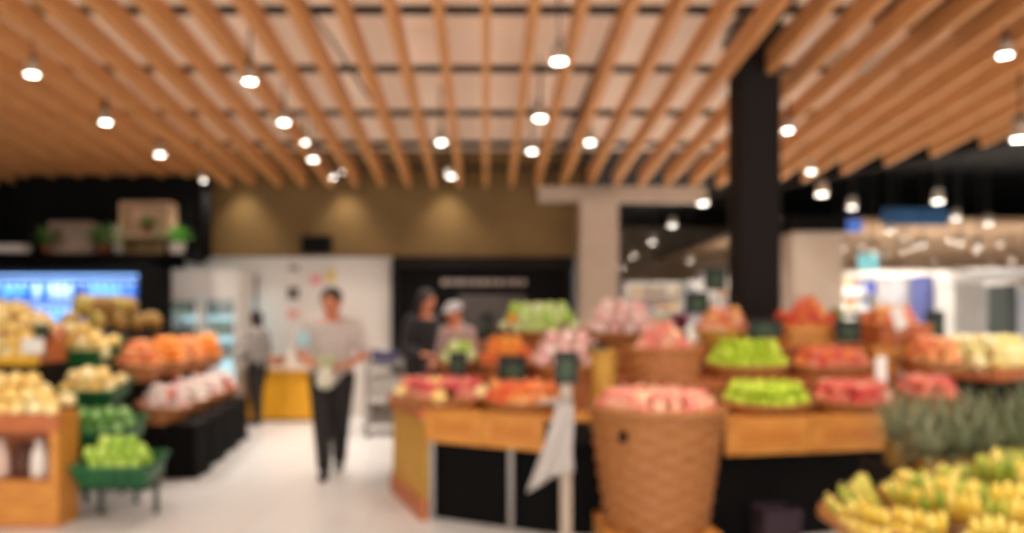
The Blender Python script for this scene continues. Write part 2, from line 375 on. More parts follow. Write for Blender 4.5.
nb = MB(); nb.lathe(fruit_profile(0.045, 0.95, 0.1), 12, fn=lambda i, j, r: r * (1.06 if (i + j) % 2 else 0.97)); FM['net'] = nb.mesh('wrapped_pear', [NETW, STEM], True)
db = MB(); db.lathe(fruit_profile(0.046, 1.15, 0.02), 10)
for k in range(9):                                       # pointed scales of the fruit
    a = k * 2.4; h = -0.02 + 0.008 * k; rr = 0.043 * math.sqrt(max(0.15, 1 - (h / 0.06) ** 2))
    c0 = Vector((math.cos(a) * rr, math.sin(a) * rr, h)); tip = c0 * 1.0 + Vector((math.cos(a) * 0.018, math.sin(a) * 0.018, 0.034)); sdv = Vector((-math.sin(a), math.cos(a), 0)) * 0.013
    db.add([c0 - sdv, c0 + sdv, tip, c0 + Vector((0, 0, 0.016)) * 1.0 - Vector((math.cos(a), math.sin(a), 0)) * 0.006], [(0, 1, 2), (1, 3, 2), (3, 0, 2)], 1)
FM['dragon'] = db.mesh('dragon_fruit', [DRAG, mat('pink_scale', (232, 170, 158), 0.5, (240, 214, 186), 20)], True)
FR = {'red': .041, 'rose': .041, 'pink': .042, 'green': .042, 'peach': .040, 'orange': .042, 'ored': .042, 'mango': .056, 'lime': .046, 'squash': .050, 'paleg': .049, 'paley': .076, 'melon': .10, 'net': .046, 'dragon': .053}
FN = {'red': 'apple', 'rose': 'apple', 'pink': 'apple', 'green': 'apple', 'peach': 'peach', 'orange': 'orange', 'ored': 'nectarine', 'mango': 'mango', 'lime': 'guava', 'squash': 'squash', 'paleg': 'pear', 'paley': 'pomelo', 'melon': 'melon', 'net': 'wrapped_pear', 'dragon': 'dragon_fruit'}

def pile(kind, M, a, b, layers, label, group, rect=False, mix=None, rise=1.5, lie=False):
    r = FR[kind]; d = 2 * r * 1.01; n = 0
    def inside(x, y, k, extra=0.0):
        A, B = a - r * (0.7 + 0.8 * k) - extra, b - r * (0.7 + 0.8 * k) - extra
        if A <= 0 or B <= 0: return False
        return (abs(x) <= A and abs(y) <= B) if rect else (x / A) ** 2 + (y / B) ** 2 <= 1
    for k in range(layers):
        ox, oy = (0, 0) if k % 2 == 0 else (r, r * 0.58)
        ny = int(b / d * 1.3) + 2; nx = int(a / d) + 2
        for j in range(-ny, ny + 1):
            for i in range(-nx, nx + 1):
                x = i * d + (r if j % 2 else 0) + ox; y = j * d * 0.866 + oy
                if not inside(x, y, k): continue
                if k < layers - 1 and inside(x, y, k + 1, r * 1.15): continue
                kd = kind
                if mix and random.random() < mix[1]: kd = mix[0]
                p = M @ Vector((x + random.uniform(-.06, .06) * r, y + random.uniform(-.06, .06) * r, r + k * r * rise))
                o = link(FN[kd], FM[kd])
                o.location = p
                tl = PI / 2 if lie else 0.5
                o.rotation_euler = (random.gauss(tl if lie else 0, 0.3), random.gauss(0, 0.35), random.uniform(0, 6.28)) if not lie else (random.gauss(PI / 2, .15), random.gauss(0, .15), random.uniform(-.5, .5))
                s_ = random.uniform(0.94, 1.03); o.scale = (s_, s_, s_)
                lb = label if not (mix and kd == mix[0]) else mix[2]
                tag(o, lb, FN[kd].replace('_', ' '), group); n += 1
    return n

# ------------------------------------------------------------------ containers
def wicker(name, label, M, a, b, h, flare=0.12, rows=6, stakes=14, m=RATTAN, cat='basket', group=None, rimr=0.013, fill=None, amp=0.006):
    t = thing(name, label, cat, M=M, group=group)
    sub = 3; prof = []; rowi = []
    for i in range(rows * sub + 1):
        f = i / (rows * sub); prof.append((1 - flare * (1 - f), h * f)); rowi.append(i)
    seg = stakes * 4
    def fn(i, j, r):
        row = i // sub; ph = math.sin(PI * ((i % sub) + 0.5) / sub)
        return r + (amp / max(a, b)) * (math.sin(2 * PI * j / 8 + PI * (row % 2)) * ph + .5 * ph)
    outer = MB(); outer.lathe(prof, seg, sx=a, sy=b, fn=fn)
    outer.f = outer.f[:-1]; outer.m = outer.m[:-1]                      # open top
    k = len(outer.v)
    ip = [(1.0 - 0.02 / max(a, b), h), (1 - flare - 0.03 / max(a, b), 0.012)]
    outer.lathe(ip[::-1], seg, sx=a, sy=b); outer.f = outer.f[:-1]; outer.m = outer.m[:-1]
    outer.build('weave', m, t, smooth=True)
    rim = MB(); n = 48
    pts = [(a * math.cos(2 * PI * i / n), b * math.sin(2 * PI * i / n), h) for i in range(n + 1)]
    rim.tube(pts, [rimr * (1 + 0.16 * (i % 2)) for i in range(n + 1)], 7, caps=False)
    rim.build('rim', m, t, smooth=True)
    if fill is not None:
        MB().lathe([(1 - 0.03 / max(a, b), fill - 0.012), (1 - 0.03 / max(a, b), fill)], 32, sx=a * (1 - flare * (1 - fill / h)), sy=b * (1 - flare * (1 - fill / h))).build('liner', mat('kraft_liner', (150, 106, 62), 0.8), t)
    return t
def crate(label, M, w_, d_, h_, rows=2, m=WOOD, cat='crate', group=None):
    t = thing('wooden_crate', label, cat, M=M, group=group)
    ph = h_ / rows
    for i in range(rows):
        z = ph * (i + 0.5)
        for s in (-1, 1):
            MB().box((0, s * (d_ / 2 - 0.008), z), (w_, 0.016, ph - 0.010)).build('plank', m, t, bev=0.002)
            MB().box((s * (w_ / 2 - 0.008), 0, z), (0.016, d_ - 0.034, ph - 0.010)).build('plank', m, t, bev=0.002)
    for sx in (-1, 1):
        for sy in (-1, 1): MB().box((sx * (w_ / 2 - 0.030), sy * (d_ / 2 - 0.030), h_ / 2), (0.026, 0.026, h_)).build('corner_post', m, t)
    MB().box((0, 0, h_ * 0.45), (w_ - 0.034, d_ - 0.034, 0.012)).build('bottom_board', m, t)
    return t
def green_tray(label, M, w_, d_, h_):
    t = thing('plastic_tray', label, 'tray', M=M, group='green plastic trays of the left display')
    MB().pan(w_, d_, h_, 0.012, 0.03).build('tub', GREENP, t)
    rm = MB(); A, B = w_ / 2 + 0.035, d_ / 2 + 0.035
    rm.tube([(-A, -B, h_), (A, -B, h_), (A, B, h_), (-A, B, h_), (-A, -B, h_)], 0.016, 6, caps=False); rm.build('rim', GREENP, t)
    for i in range(5): MB().box((-w_ / 2 + w_ * (i + .5) / 5, -d_ / 2 - 0.018, h_ * 0.5), (0.016, 0.02, h_ * 0.9)).build('rib', GREENP, t)
    return t
def price_sign(px, py, Y, w_, h_, label, floor_z, rz=0.0, stake=True):
    p = P(px, py, Y)
    t = thing('price_sign', label, 'sign', (p.x, p.y, floor_z), rz, 'chalkboard price signs')
    zc = p.z - floor_z
    MB().box((0, 0, zc), (w_, 0.012, h_)).build('board', CHALK, t, bev=0.002)
    MB().lathe([(1.0, -0.0015), (1.0, 0.0015)], 14).build('chalk_drawing', CHALKG, t, Matrix.Translation((random.uniform(-.1, .1) * w_, -0.008, zc - 0.05 * h_)) @ Matrix.Rotation(PI / 2, 4, 'X') @ Matrix.Diagonal((w_ * 0.28, h_ * 0.26, 1, 1)))
    if stake: MB().tube([(0, 0.010, 0.0), (0, 0.010, zc)], 0.006, 6).build('stake', STEEL, t)
    return t
def paper_tag(px, py, Y, w_, h_, label, floor_z, rz=0.0, lean=0.0):
    p = P(px, py, Y)
    t = thing('price_card', label, 'price card', (p.x, p.y, floor_z), rz, 'white price cards')
    MB().box((0, 0, 0), (w_, 0.006, h_)).build('card', PAPER, t, Matrix.Translation((0, 0, p.z - floor_z)) @ Matrix.Rotation(lean, 4, 'Y'))
    MB().tube([(0, 0.006, 0), (0, 0.006, p.z - floor_z)], 0.004, 6).build('stake', STEEL, t)

# ------------------------------------------------------------------ right: fruit island
E, A0, A1, B0, B1, DD = (-0.74, 6.2), (-0.42, 5.29), (0.38, 4.86), (1.49, 4.72), (2.64, 4.96), (3.55, 5.6)
CTR = Vector((1.45, 6.9))
BACK = [(3.6, 7.2), (-0.55, 7.2)]
BASE = [E, A0, A1, B0, B1, DD] + BACK
TOPZ = [0.78, 0.98, 1.20]
def shrink(p, d):
    v = CTR - Vector(p); return tuple(Vector(p) + v.normalized() * min(d, v.length * 0.9))
isl = thing('display_island', 'tiered wooden fruit island with honey wood fascia and black base', 'display stand', (0, 0, 0))
MB().prism([shrink(p, 0.10) if i < 6 else p for i, p in enumerate(BASE)], 0.0, 0.60).build('base', BLACK, isl)
MB().prism(BASE, 0.745, 0.78).build('tier_shelf', WOOD, isl, bev=0.004)
ff = [shrink(p, 0.03) for p in BASE[:6]]
MB().prism([shrink(p, 0.045) if i < 6 else p for i, p in enumerate(BASE)], 0.60, 0.745).build('apron', CHAR, isl)
def fascia(p, q, z0, z1, n, m=WOOD):
    p, q = Vector((*p, 0)), Vector((*q, 0)); d = (q - p); L = d.length; d.normalize(); rz = math.atan2(d.y, d.x)
    for i in range(n):
        c = p + d * (L * (i + 0.5) / n); c += Vector((d.y, -d.x, 0)) * -0.005
        o = MB().box((0, 0, 0), (L / n - 0.006, 0.03, z1 - z0)).build('fascia_board', m, isl, Matrix.Translation((c.x, c.y, (z0 + z1) / 2)) @ Matrix.Rotation(rz, 4, 'Z'), bev=0.004)
        MB().box((0, -0.017, 0), ((L / n) * 0.68, 0.006, (z1 - z0) * 0.40)).build('stencil_plate', mat('stencil_wood', (202, 128, 48), 0.55, (186, 112, 38), 26), o, bev=0.002)
fascia(A0, A1, 0.55, 0.775, 2); fascia(B0, B1, 0.55, 0.775, 2); fascia(B1, DD, 0.55, 0.775, 2)
# woven left end panel and its skirting
def sidepanel(p, q, z0, z1, name, m, th=0.03, weave=True):
    p, q = Vector((*p, 0)), Vector((*q, 0)); d = q - p; L = d.length; rz = math.atan2(d.y, d.x)
    mb = MB()
    if weave:
        nx, nz = 44, 28; vs = []
        for k in range(nz + 1):
            for i in range(nx + 1): vs.append((L * i / nx, -0.012 - 0.006 * math.sin(PI * i / 2 + PI * (k // 2 % 2)) * (1 if k % 2 else .3), z0 + (z1 - z0) * k / nz))
        mb.add(vs, [(k * (nx + 1) + i, k * (nx + 1) + i + 1, (k + 1) * (nx + 1) + i + 1, (k + 1) * (nx + 1) + i) for k in range(nz) for i in range(nx)])
    mb.box((L / 2, 0.01, (z0 + z1) / 2), (L, th, z1 - z0))
    mb.build(name, m, isl, Matrix.Translation(p) @ Matrix.Rotation(rz, 4, 'Z'), smooth=False)
sidepanel(E, A0, 0.14, 0.70, 'woven_panel', RATTAN_Y)
sidepanel((E[0] - .02, E[1]), (A0[0] - .01, A0[1] - .02), 0.0, 0.14, 'skirting', WOOD2, 0.05, False)
sidepanel((E[0] - .03, E[1]), (A0[0] - .02, A0[1] - .02), 0.70, 0.775, 'end_rail', WOOD2, 0.06, False)
for (x, y) in ((-0.37, 5.31), (0.17, 5.02)):
    MB().box((x, y, 0.275), (0.035, 0.035, 0.55)).build('leg', STEEL, isl, bev=0.003)
for (lvl, sh, z) in ((1, 0.42, 0.98), (2, 0.84, 1.20)):
    poly = [shrink(p, sh) for p in BASE[:6]] + [(shrink(BASE[6], 0.1)[0], 7.1 - 0.1 * lvl), (shrink(BASE[7], 0.5)[0], 7.1 - 0.1 * lvl)]
    MB().prism(poly, TOPZ[lvl - 1] if lvl == 1 else 0.981, z - 0.03).build('riser', mat('riser_brown', (164, 98, 48), 0.7), isl)
    MB().prism(poly, z - 0.03, z).build('tier_shelf', WOOD2, isl, bev=0.004)

def spot_on(px, z, Y): return Vector(((px - CX) * Y / FPX, Y, z))
def tray(px, Y, z, a, b, h, rz, kind, layers, blabel, flabel, fgroup, m=RATTAN_D, tilt=0.0, mix=None, rows=4, rimr=0.012, rise=1.5, lie=False):
    M = place(spot_on(px, z, Y), rz, tilt); a *= 1.08
    wicker('wicker_tray', blabel, M, a, b, h, 0.14, rows, 12, m, 'tray', 'wicker trays on the fruit island', rimr, amp=0.004)
    return pile(kind, M @ Matrix.Translation((0, 0, max(0.012, h - FR[kind] * 0.7))), a, b, layers, flabel, fgroup, mix=mix, rise=rise, lie=lie)
RA, RB, RC = math.atan2(A1[1] - A0[1], A1[0] - A0[0]), math.atan2(B1[1] - B0[1], B1[0] - B0[0]), math.atan2(DD[1] - B1[1], DD[0] - B1[0])
TL = R(10)
# tier 1
tray(441, 5.42, 0.80, 0.35, 0.19, 0.075, RA, 'rose', 2, 'shallow wicker tray of rosy apples at the left end of the island', 'rosy red apple in the left end tray of the island', 'rosy apples at the left end', tilt=TL, mix=('mango', 0.14, 'yellow mango among the rosy apples at the left end'))
tray(522, 5.13, 0.80, 0.25, 0.18, 0.075, RA, 'peach', 2, 'shallow wicker tray of peaches above the left fascia boards', 'orange peach in the tray beside the plastic bag stand', 'peaches by the bag stand', tilt=TL, mix=('ored', 0.35, 'red nectarine among the peaches beside the plastic bag stand'))
tray(765, 5.02, 0.80, 0.30, 0.20, 0.075, RB * .5, 'green', 2, 'shallow wicker tray of green apples, lower of the two', 'bright green apple in the lower green apple tray', 'green apples, lower tray', tilt=TL)
tray(852, 5.12, 0.80, 0.28, 0.20, 0.075, RB, 'red', 2, 'shallow wicker tray of red apples beside the lower green apples', 'red apple in the lower tray beside the green apples', 'red apples, lower tray', tilt=TL, mix=('pink', 0.2, 'pinkish apple among the red ones in the lower tray'))
tray(925, 5.50, 0.80, 0.27, 0.19, 0.075, RC, 'red', 2, 'shallow wicker tray of deep red apples behind the pineapples', 'deep red apple in the rightmost low tray behind the pineapples', 'red apples, right end', tilt=TL)
# tier 2
tray(460, 5.86, 1.00, 0.17, 0.16, 0.09, RA, 'paleg', 2, 'small wicker tray of pale green pears behind a chalk sign', 'pale green pear in the small tray at the left of the second tier', 'pale pears, second tier', tilt=TL)
tray(508, 5.62, 1.00, 0.22, 0.17, 0.10, RA, 'ored', 3, 'wicker tray of orange-red nectarines in the middle of the left tiers', 'orange-red nectarine in the second tier behind the chalk signs', 'nectarines, second tier', tilt=TL, mix=('orange', 0.3, 'orange among the nectarines of the second tier'))
tray(568, 5.36, 1.00, 0.26, 0.18, 0.10, RA * .6, 'dragon', 3, 'wicker tray of pale pink dragon fruit on the second tier', 'pale pink dragon fruit in the second tier by the bag stand', 'dragon fruit, second tier', tilt=TL)
tray(746, 5.40, 1.00, 0.28, 0.17, 0.09, RB * .3, 'green', 3, 'wicker tray of green apples, upper of the two', 'bright green apple in the upper green apple tray', 'green apples, upper tray', tilt=TL)
tray(830, 5.52, 1.00, 0.30, 0.17, 0.08, RB, 'red', 2, 'wicker tray of red apples on the second tier right of the green ones', 'red apple in the second tier tray right of the upper green apples', 'red apples, second tier', tilt=TL, mix=('ored', 0.3, 'orange-red nectarine among the second tier red apples'))
tray(930, 5.95, 1.00, 0.32, 0.18, 0.09, RC, 'peach', 3, 'wicker tray of orange peaches at the right of the second tier', 'orange peach in the right end tray of the second tier', 'peaches, right end', tilt=TL)
# tier 3
tray(540, 6.02, 1.22, 0.31, 0.17, 0.10, RA, 'paleg', 3, 'wicker tray of pale green pears at the left of the top tier', 'pale green pear in the left tray of the top tier', 'pale pears, top tier', tilt=TL, m=RATTAN, mix=('orange', 0.10, 'orange at the end of the top tier pear tray'))
tray(622, 5.70, 1.22, 0.30, 0.18, 0.10, RA * .35, 'dragon', 3, 'wicker tray of pale pink dragon fruit on the top tier', 'pale pink dragon fruit in the top tier before the beige column', 'dragon fruit, top tier', tilt=TL, m=RATTAN)
tray(722, 5.66, 1.22, 0.18, 0.15, 0.11, 0, 'peach', 3, 'round wicker tray of peaches on the top tier left of the post', 'orange peach on the top tier left of the black post', 'peaches, top tier', tilt=TL, m=RATTAN_Y, mix=('pink', .4, 'pale pink apple among the peaches left of the black post'))
# crates at the top right
M = place(spot_on(806, 1.205, 5.98), RB, R(6)); crate('honey wood crate of red and orange nectarines right of the post', M, 0.52, 0.36, 0.17)
pile('ored', M @ Matrix.Translation((0, 0, 0.11)), 0.25, 0.17, 4, 'orange-red nectarine heaped in the crate right of the black post', 'nectarines in the top crate', rect=True, mix=('red', 0.3, 'red apple heaped among the nectarines in the top crate'))
M = place(spot_on(888, 1.205, 6.15), RC * .6, R(6)); crate('wooden crate of peaches with a white card on the top tier', M, 0.54, 0.34, 0.17, m=WOOD2)
pile('peach', M @ Matrix.Translation((0, 0, 0.11)), 0.26, 0.16, 3, 'orange peach heaped in the top right crate', 'peaches in the top right crate', rect=True)
M = place((3.16, 6.10, 0.981), RC * .6); crate('wooden crate standing under the top right crate of peaches', M, 0.56, 0.42, 0.215, rows=2, m=WOOD)
# pomelos at the right end
M = place((4.33, 6.58, -0.06), R(30)); t = thing('display_stand', 'dark stand holding the pale pomelos at the right end', 'display stand', M=M)
MB().box((0, 0, 0.485), (1.1, 0.7, 0.84)).build('body', BLACK, t, bev=0.01); MB().box((0, 0, 0.98), (1.16, 0.76, 0.04)).build('top', WOOD2, t, bev=0.005)
MB().box((0, -0.37, 1.03), (1.16, 0.02, 0.06)).build('lip', WOOD2, t, bev=0.003)
pile('paley', M @ Matrix.Translation((0, 0, 1.001)), 0.60, 0.40, 3, 'pale yellow pomelo heaped at the right end behind the pineapples', 'pomelos at the right end', rise=1.1)

# the big baskets in the middle
M = place((0.967, 4.30, 0.24)); wicker('tall_basket', 'tall wicker basket of pink apples standing before the island', M, 0.372, 0.372, 0.66, 0.26, 15, 18, RATTAN, 'basket', None, 0.024, amp=0.012)
pile('pink', place((0.967, 4.30, 0.24 + 0.60)), 0.365, 0.365, 3, 'pink apple heaped in the tall wicker basket', 'pink apples in the tall basket', rise=1.1)
t = thing('plinth', 'low square wooden plinth under the tall wicker basket', 'plinth', (0.967, 4.30, 0))
for i in range(4): MB().box((0, -0.30, 0.03 + 0.06 * i), (0.64, 0.03, 0.056)).build('plank', WOOD, t, bev=0.003)
MB().box((0, 0.015, 0.118), (0.62, 0.58, 0.236)).build('core', WOOD, t)
hb = thing('hang_tag', 'small black tag hanging on the tall wicker basket', 'tag', (0.967 - 0.235, 4.30 - 0.285, 0.78)); hb.rotation_euler = (R(-8), 0, R(-38))
MB().box((0, -0.006, 0), (0.045, 0.008, 0.06)).build('card', BLACK, hb, bev=0.002); MB().tube([(0, -0.006, 0.03), (0, 0.004, 0.085)], 0.003, 5).build('cord', BLACK, hb)
M = place((1.17, 4.985, 0.781)); wicker('deep_basket', 'deep wicker basket of pink apples on the island behind the tall one', M, 0.245, 0.195, 0.42, 0.24, 10, 14, RATTAN_D, 'basket', None, 0.018, amp=0.010)
pile('pink', place((1.17, 4.985, 0.781 + 0.37)), 0.235, 0.185, 4, 'pink apple heaped in the deep basket on the island', 'pink apples in the deep basket', rise=1.25)
wicker('small_basket', 'small upright rattan basket left of the deep basket', place((0.80, 5.10, 0.781)), 0.09, 0.09, 0.40, 0.1, 12, 8, RATTAN_Y, 'basket', None, 0.012, fill=0.36, amp=0.004)

# signs
price_sign(458, 364, 5.45, 0.15, 0.17, 'dark chalk sign before the small tray of pale pears', 0.80, RA)
price_sign(512, 370, 5.22, 0.21, 0.20, 'largest dark chalk sign between the two left trays', 0.80, RA)
price_sign(765, 329, 5.44, 0.25, 0.13, 'wide dark green chalk sign above the upper green apples', 1.05, 0)
price_sign(848, 331, 5.75, 0.22, 0.17, 'dark chalk sign between the two top crates', 1.02, RB)
price_sign(697, 303, 5.55, 0.17, 0.16, 'dark chalk sign left of the black post above the peaches', 1.20, 0)
price_sign(715, 279, 5.95, 0.17, 0.18, 'tallest dark chalk sign close to the black post', 1.20, 0)
price_sign(599, 350, 5.15, 0.12, 0.09, 'small dark sign beside the small rattan basket', 0.98, 0)
price_sign(487, 325, 6.35, 0.12, 0.20, 'narrow dark sign at the left end of the top tier', 1.02, RA)
price_sign(935, 325, 6.35, 0.20, 0.24, 'dark sign before the white far cabinets at the right end', 1.02, RC * .5)
paper_tag(881, 371, 5.28, 0.085, 0.20, 'upright white price card behind the lower red apples', 0.80, RB)
paper_tag(899, 318, 5.82, 0.11, 0.17, 'leaning white price card on the top right crate', 1.02, RB, R(-22))
# potted plants behind the top tier
def potted(px, py, Y, base, label, leafm, potm, n=12, L=0.16, name='potted_plant', group=None, pr=0.06, ph=0.10):
    p = P(px, py, Y)
    t = thing(name, label, 'plant', (p.x, p.y, base), 0, group)
    MB().lathe([(pr * .75, 0), (pr, ph), (pr * 1.08, ph), (pr * 1.08, ph * .85 + .02), (pr * .9, ph - .01), (pr * .2, ph - .012)], 14).build('pot', potm, t, smooth=True)
    for i in range(n):
        a = i * 2.4; el = random.uniform(0.35, 1.25); l = L * random.uniform(.7, 1.1)
        dr = Vector((math.cos(a) * math.cos(el), math.sin(a) * math.cos(el), math.sin(el))); sd = Vector((-math.sin(a), math.cos(a), 0)); up = dr.cross(sd) * -1
        o = Vector((0, 0, ph - 0.01)); mb = MB()
        vs = []
        for f, w_, bend in ((0, .008, 0), (.35, .03, .02), (.7, .026, .0), (1, .002, -.05)):
            c = o + dr * l * f + Vector((0, 0, bend * l)); vs += [c - sd * w_, c + Vector((0, 0, -.006)), c + sd * w_]
        mb.add(vs, [(k * 3 + q, k * 3 + q + 1, k * 3 + q + 4, k * 3 + q + 3) for k in range(3) for q in (0, 1)])
        lf = mb.build('leaf', leafm, t, smooth=True); sm = lf.modifiers.new('thickness', 'SOLIDIFY'); sm.thickness = 0.002
    return t
POT = mat('terracotta', (150, 92, 60), 0.7); WPOT = mat('white_pot', (214, 204, 192), 0.5)
GREYG = mat('grey_green_leaf', (150, 164, 112), 0.6, (190, 190, 150), 20)
PURP = mat('magenta_leaf', (156, 52, 96), 0.6, (110, 40, 76), 20)
potted(660, 290, 6.2, 1.20, 'grey-green potted plant on the top tier behind the dragon fruit', GREYG, POT, 16, 0.24)
potted(681, 290, 6.1, 1.20, 'magenta leaved potted plant on the top tier', PURP, POT, 14, 0.22)
potted(832, 290, 6.9, 1.18, 'small dark green potted plant behind the top crates', LEAFM, POT, 14, 0.28)

# plastic bag stand
t = thing('bag_stand', 'cream metal stand with a chalk sign and hanging clear plastic bags', 'stand', (0.458, 4.30, 0))
MB().box((0, 0, 0.61), (0.062, 0.04, 1.20)).build('pole', CREAM, t, bev=0.004)
MB().box((0, 0, 0.012), (0.34, 0.30, 0.024)).build('base_plate', CREAM, t, bev=0.004)
sg = MB().box((0, -0.02, 1.13), (0.135, 0.014, 0.185)).build('sign_board', CHALK, t, bev=0.003)
MB().box((0, -0.029, 1.12), (0.06, 0.004, 0.09)).build('chalk_drawing', CHALKG, sg)
MB().tube([(-0.16, -0.03, 0.93), (0.03, -0.03, 0.95)], 0.012, 8).build('roll_arm', STEEL, t)
PLAST = mat('clear_plastic', (190, 180, 172), 0.35, alpha=0.72)
mb = MB(); nu, nv = 10, 14; vs = []
for j in range(nv + 1):
    f = j / nv
    for i in range(nu + 1):
        u = i / nu
        xl = -0.06 - 0.165 * f ** 1.2; xr = 0.035 + 0.005 * math.sin(f * 7)
        z = 0.93 - 0.38 * f - (0.12 * f * (1 - u) ** 1.4)
        vs.append((xl + (xr - xl) * u, -0.045 + 0.016 * math.sin(u * 9 + f * 3) * (0.3 + f), z))
mb.add(vs, [(j * (nu + 1) + i, j * (nu + 1) + i + 1, (j + 1) * (nu + 1) + i + 1, (j + 1) * (nu + 1) + i) for j in range(nv) for i in range(nu)])
bg = mb.build('plastic_bags', PLAST, t, smooth=True); sm = bg.modifiers.new('thickness', 'SOLIDIFY'); sm.thickness = 0.004

# carton under the right fascia
tag(MB().pan(0.22, 0.18, 0.24, 0.01, 0.01).build('carton', mat('plum_carton', (48, 26, 38), 0.7), None, place((1.80, 4.70, 0.001), .1)), 'dark plum carton on the floor under the right fascia', 'carton')

# ------------------------------------------------------------------ foreground: bananas and pineapples
BAN = mat('banana_yellow', (214, 180, 62), 0.45, (226, 200, 100), 9, per_object=True)
BANG = mat('banana_green', (126, 144, 44), 0.45, (168, 170, 58), 9, per_object=True)
BTIP = mat('banana_tip', (120, 92, 40), 0.7)
def banana_mesh(L, r, m):
    pts = []; rad = []
    n = 9
    for i in range(n + 1):
        f = i / n; a = -0.15 + f * 1.15
        pts.append((0, math.sin(a) * L * .9, (1 - math.cos(a)) * L * 0.9 + 0.0))
        rad.append(r * (0.30 if f < .05 else 0.42 if f < .14 else (0.38 if f > .98 else (0.72 if f > .87 else min(1.0, 0.62 + 1.4 * (f - .14))))))
    mb = MB(); mb.tube(pts, rad, 6, 0)
    mb.tube([pts[-1], Vector(pts[-1]) + (Vector(pts[-1]) - Vector(pts[-2])) * .35], [r * .36, r * .22], 6, 1)
    return mb.mesh('banana', [m, BTIP], True)
BMESH = [banana_mesh(0.185, 0.0215, BAN), banana_mesh(0.18, 0.0215, BANG)]
basket_c = Vector((2.14, 3.05, 0.44))
wicker('banana_basket', 'wide low wicker basket of bananas in the right foreground', place(basket_c), 0.76, 0.46, 0.17, 0.16, 7, 26, RATTAN, 'basket', None, 0.020, fill=0.13, amp=0.008)
t = thing('low_table', 'round dark low table under the banana basket', 'table', (basket_c.x, basket_c.y, 0))
MB().lathe([(0.46, 0.41), (0.46, 0.44)], 28, sx=1.3).build('table_top', CHAR, t)
for sx in (-1, 1):
    for sy in (-1, 1): MB().box((sx * .42, sy * .24, 0.205), (0.05, 0.05, 0.41)).build('leg', CHAR, t)
def bunch(loc, rz, tilt, n, green, label):
    t = thing('banana_bunch', label, 'bananas', M=place(loc, rz, tilt), group='banana bunches in the foreground basket')
    for row in range(2):
        k = n if row == 0 else n - 1
        for i in range(k):
            a = (i - (k - 1) / 2) * 0.25
            o = link('banana', BMESH[1 if random.random() < green else 0], t)
            o.matrix_basis = Matrix.Translation((math.sin(a) * 0.05, -0.02 * row, 0.036 * row)) @ Matrix.Rotation(-a, 4, 'Z') @ Matrix.Rotation(random.gauss(0.05 + .22 * row, .05), 4, 'X')
    MB().tube([(-0.035, -0.035, 0.02), (0.0, -0.042, 0.026), (0.035, -0.035, 0.02)], 0.02, 6, flat=0.8).build('crown', BTIP, t, smooth=True)
ORD = ['first', 'second', 'third', 'fourth', 'fifth', 'sixth', 'seventh', 'eighth']
rings = (('along the front rim', 1.02, 0.120, 8, 200, 340, 2, .08, 6), ('along the back rim', 0.98, 0.125, 6, 20, 172, 14, .55, 6),
         ('in the middle ring', .66, 0.19, 7, 185, 350, 18, .3, 6), ('in the upper back ring', .55, 0.20, 5, 15, 165, 40, .75, 6), ('on top of the heap', .22, 0.27, 4, 200, 470, 42, .75, 6))
for (pos, rad, dz, cnt, a0, a1, tl, g, n) in rings:
    lst = []
    for i in range(cnt):
        a = R(a0 + (a1 - a0) * i / (cnt - 1)); a += random.uniform(-.06, .06)
        x, y = math.cos(a) * 0.76 * rad, math.sin(a) * 0.46 * rad
        lst.append((x, y, a, i))
    lst.sort()
    for q, (x, y, a, i) in enumerate(lst):
        out = math.atan2(y * 1.6, x)                        # bananas point outward and curve up
        gg = min(1, g + max(0, x + .15) * .5 + max(0, y) * .5)
        hue = 'yellow' if gg < .2 else ('yellow-green' if gg < .5 else 'greenish')
        c = Vector((math.cos(out), math.sin(out), 0)) * -0.12
        bunch(basket_c + Vector((x, y, dz)) + c, out - PI / 2, R(tl + random.uniform(-4, 4)), n, gg, '%s banana bunch %s, %s from the left' % (hue, pos, ORD[q]))
# pineapples
PBODY = mat('pineapple_skin', (170, 118, 44), 0.6, (120, 100, 44), 30)
PLEAF = mat('pineapple_leaf', (104, 112, 74), 0.55, (138, 138, 104), 16, per_object=True)
pb = MB(); rows_, sg_ = 12, 12
pb.lathe([(0.058 * math.sqrt(max(.05, 1 - ((i / rows_) * 2 - 1) ** 2 * .72)) * (1.07 if i % 2 else .97), 0.18 * i / rows_) for i in range(rows_ + 1)], 14, fn=lambda i, j, r: r * (1.06 if (i + j) % 2 else .96))
PB = pb.mesh('body', PBODY, True)
pl = MB()
for i in range(30):
    a = i * 2.4; f = i / 30; el = 0.25 + 1.15 * f; l = 0.20 * (0.7 + .5 * f)
    dr = Vector((math.cos(a), math.sin(a), 0)); sd = Vector((-math.sin(a), math.cos(a), 0)); vs = []
    for g in (0, .3, .65, 1):
        bend = el - 0.5 * g * (1 - f)
        c = dr * (0.014 + l * g * math.cos(bend)) + Vector((0, 0, 0.172 + l * g * math.sin(bend)))
        w_ = 0.016 * (1 - g) ** .7 + 0.0006
        vs += [c - sd * w_, c + Vector((0, 0, -.006 * (1 - g))) - dr * .003, c + sd * w_]
    pl.add(vs, [(k * 3 + q, k * 3 + q + 1, k * 3 + q + 4, k * 3 + q + 3) for k in range(3) for q in (0, 1)])
PL = pl.mesh('leaf_crown', PLEAF, True)
pin_c = Vector((2.72, 3.98, 0))
t = thing('crate_table', 'dark low crate table under the pineapples', 'table', pin_c)
MB().box((0, 0, 0.53), (1.24, 0.62, 0.05)).build('table_top', CHAR, t, bev=0.004)
MB().box((0, -0.30, 0.59), (1.24, 0.02, 0.08)).build('front_lip', CHAR, t, bev=0.003); MB().box((-0.61, 0, 0.59), (0.02, 0.56, 0.08)).build('side_lip', CHAR, t, bev=0.003)
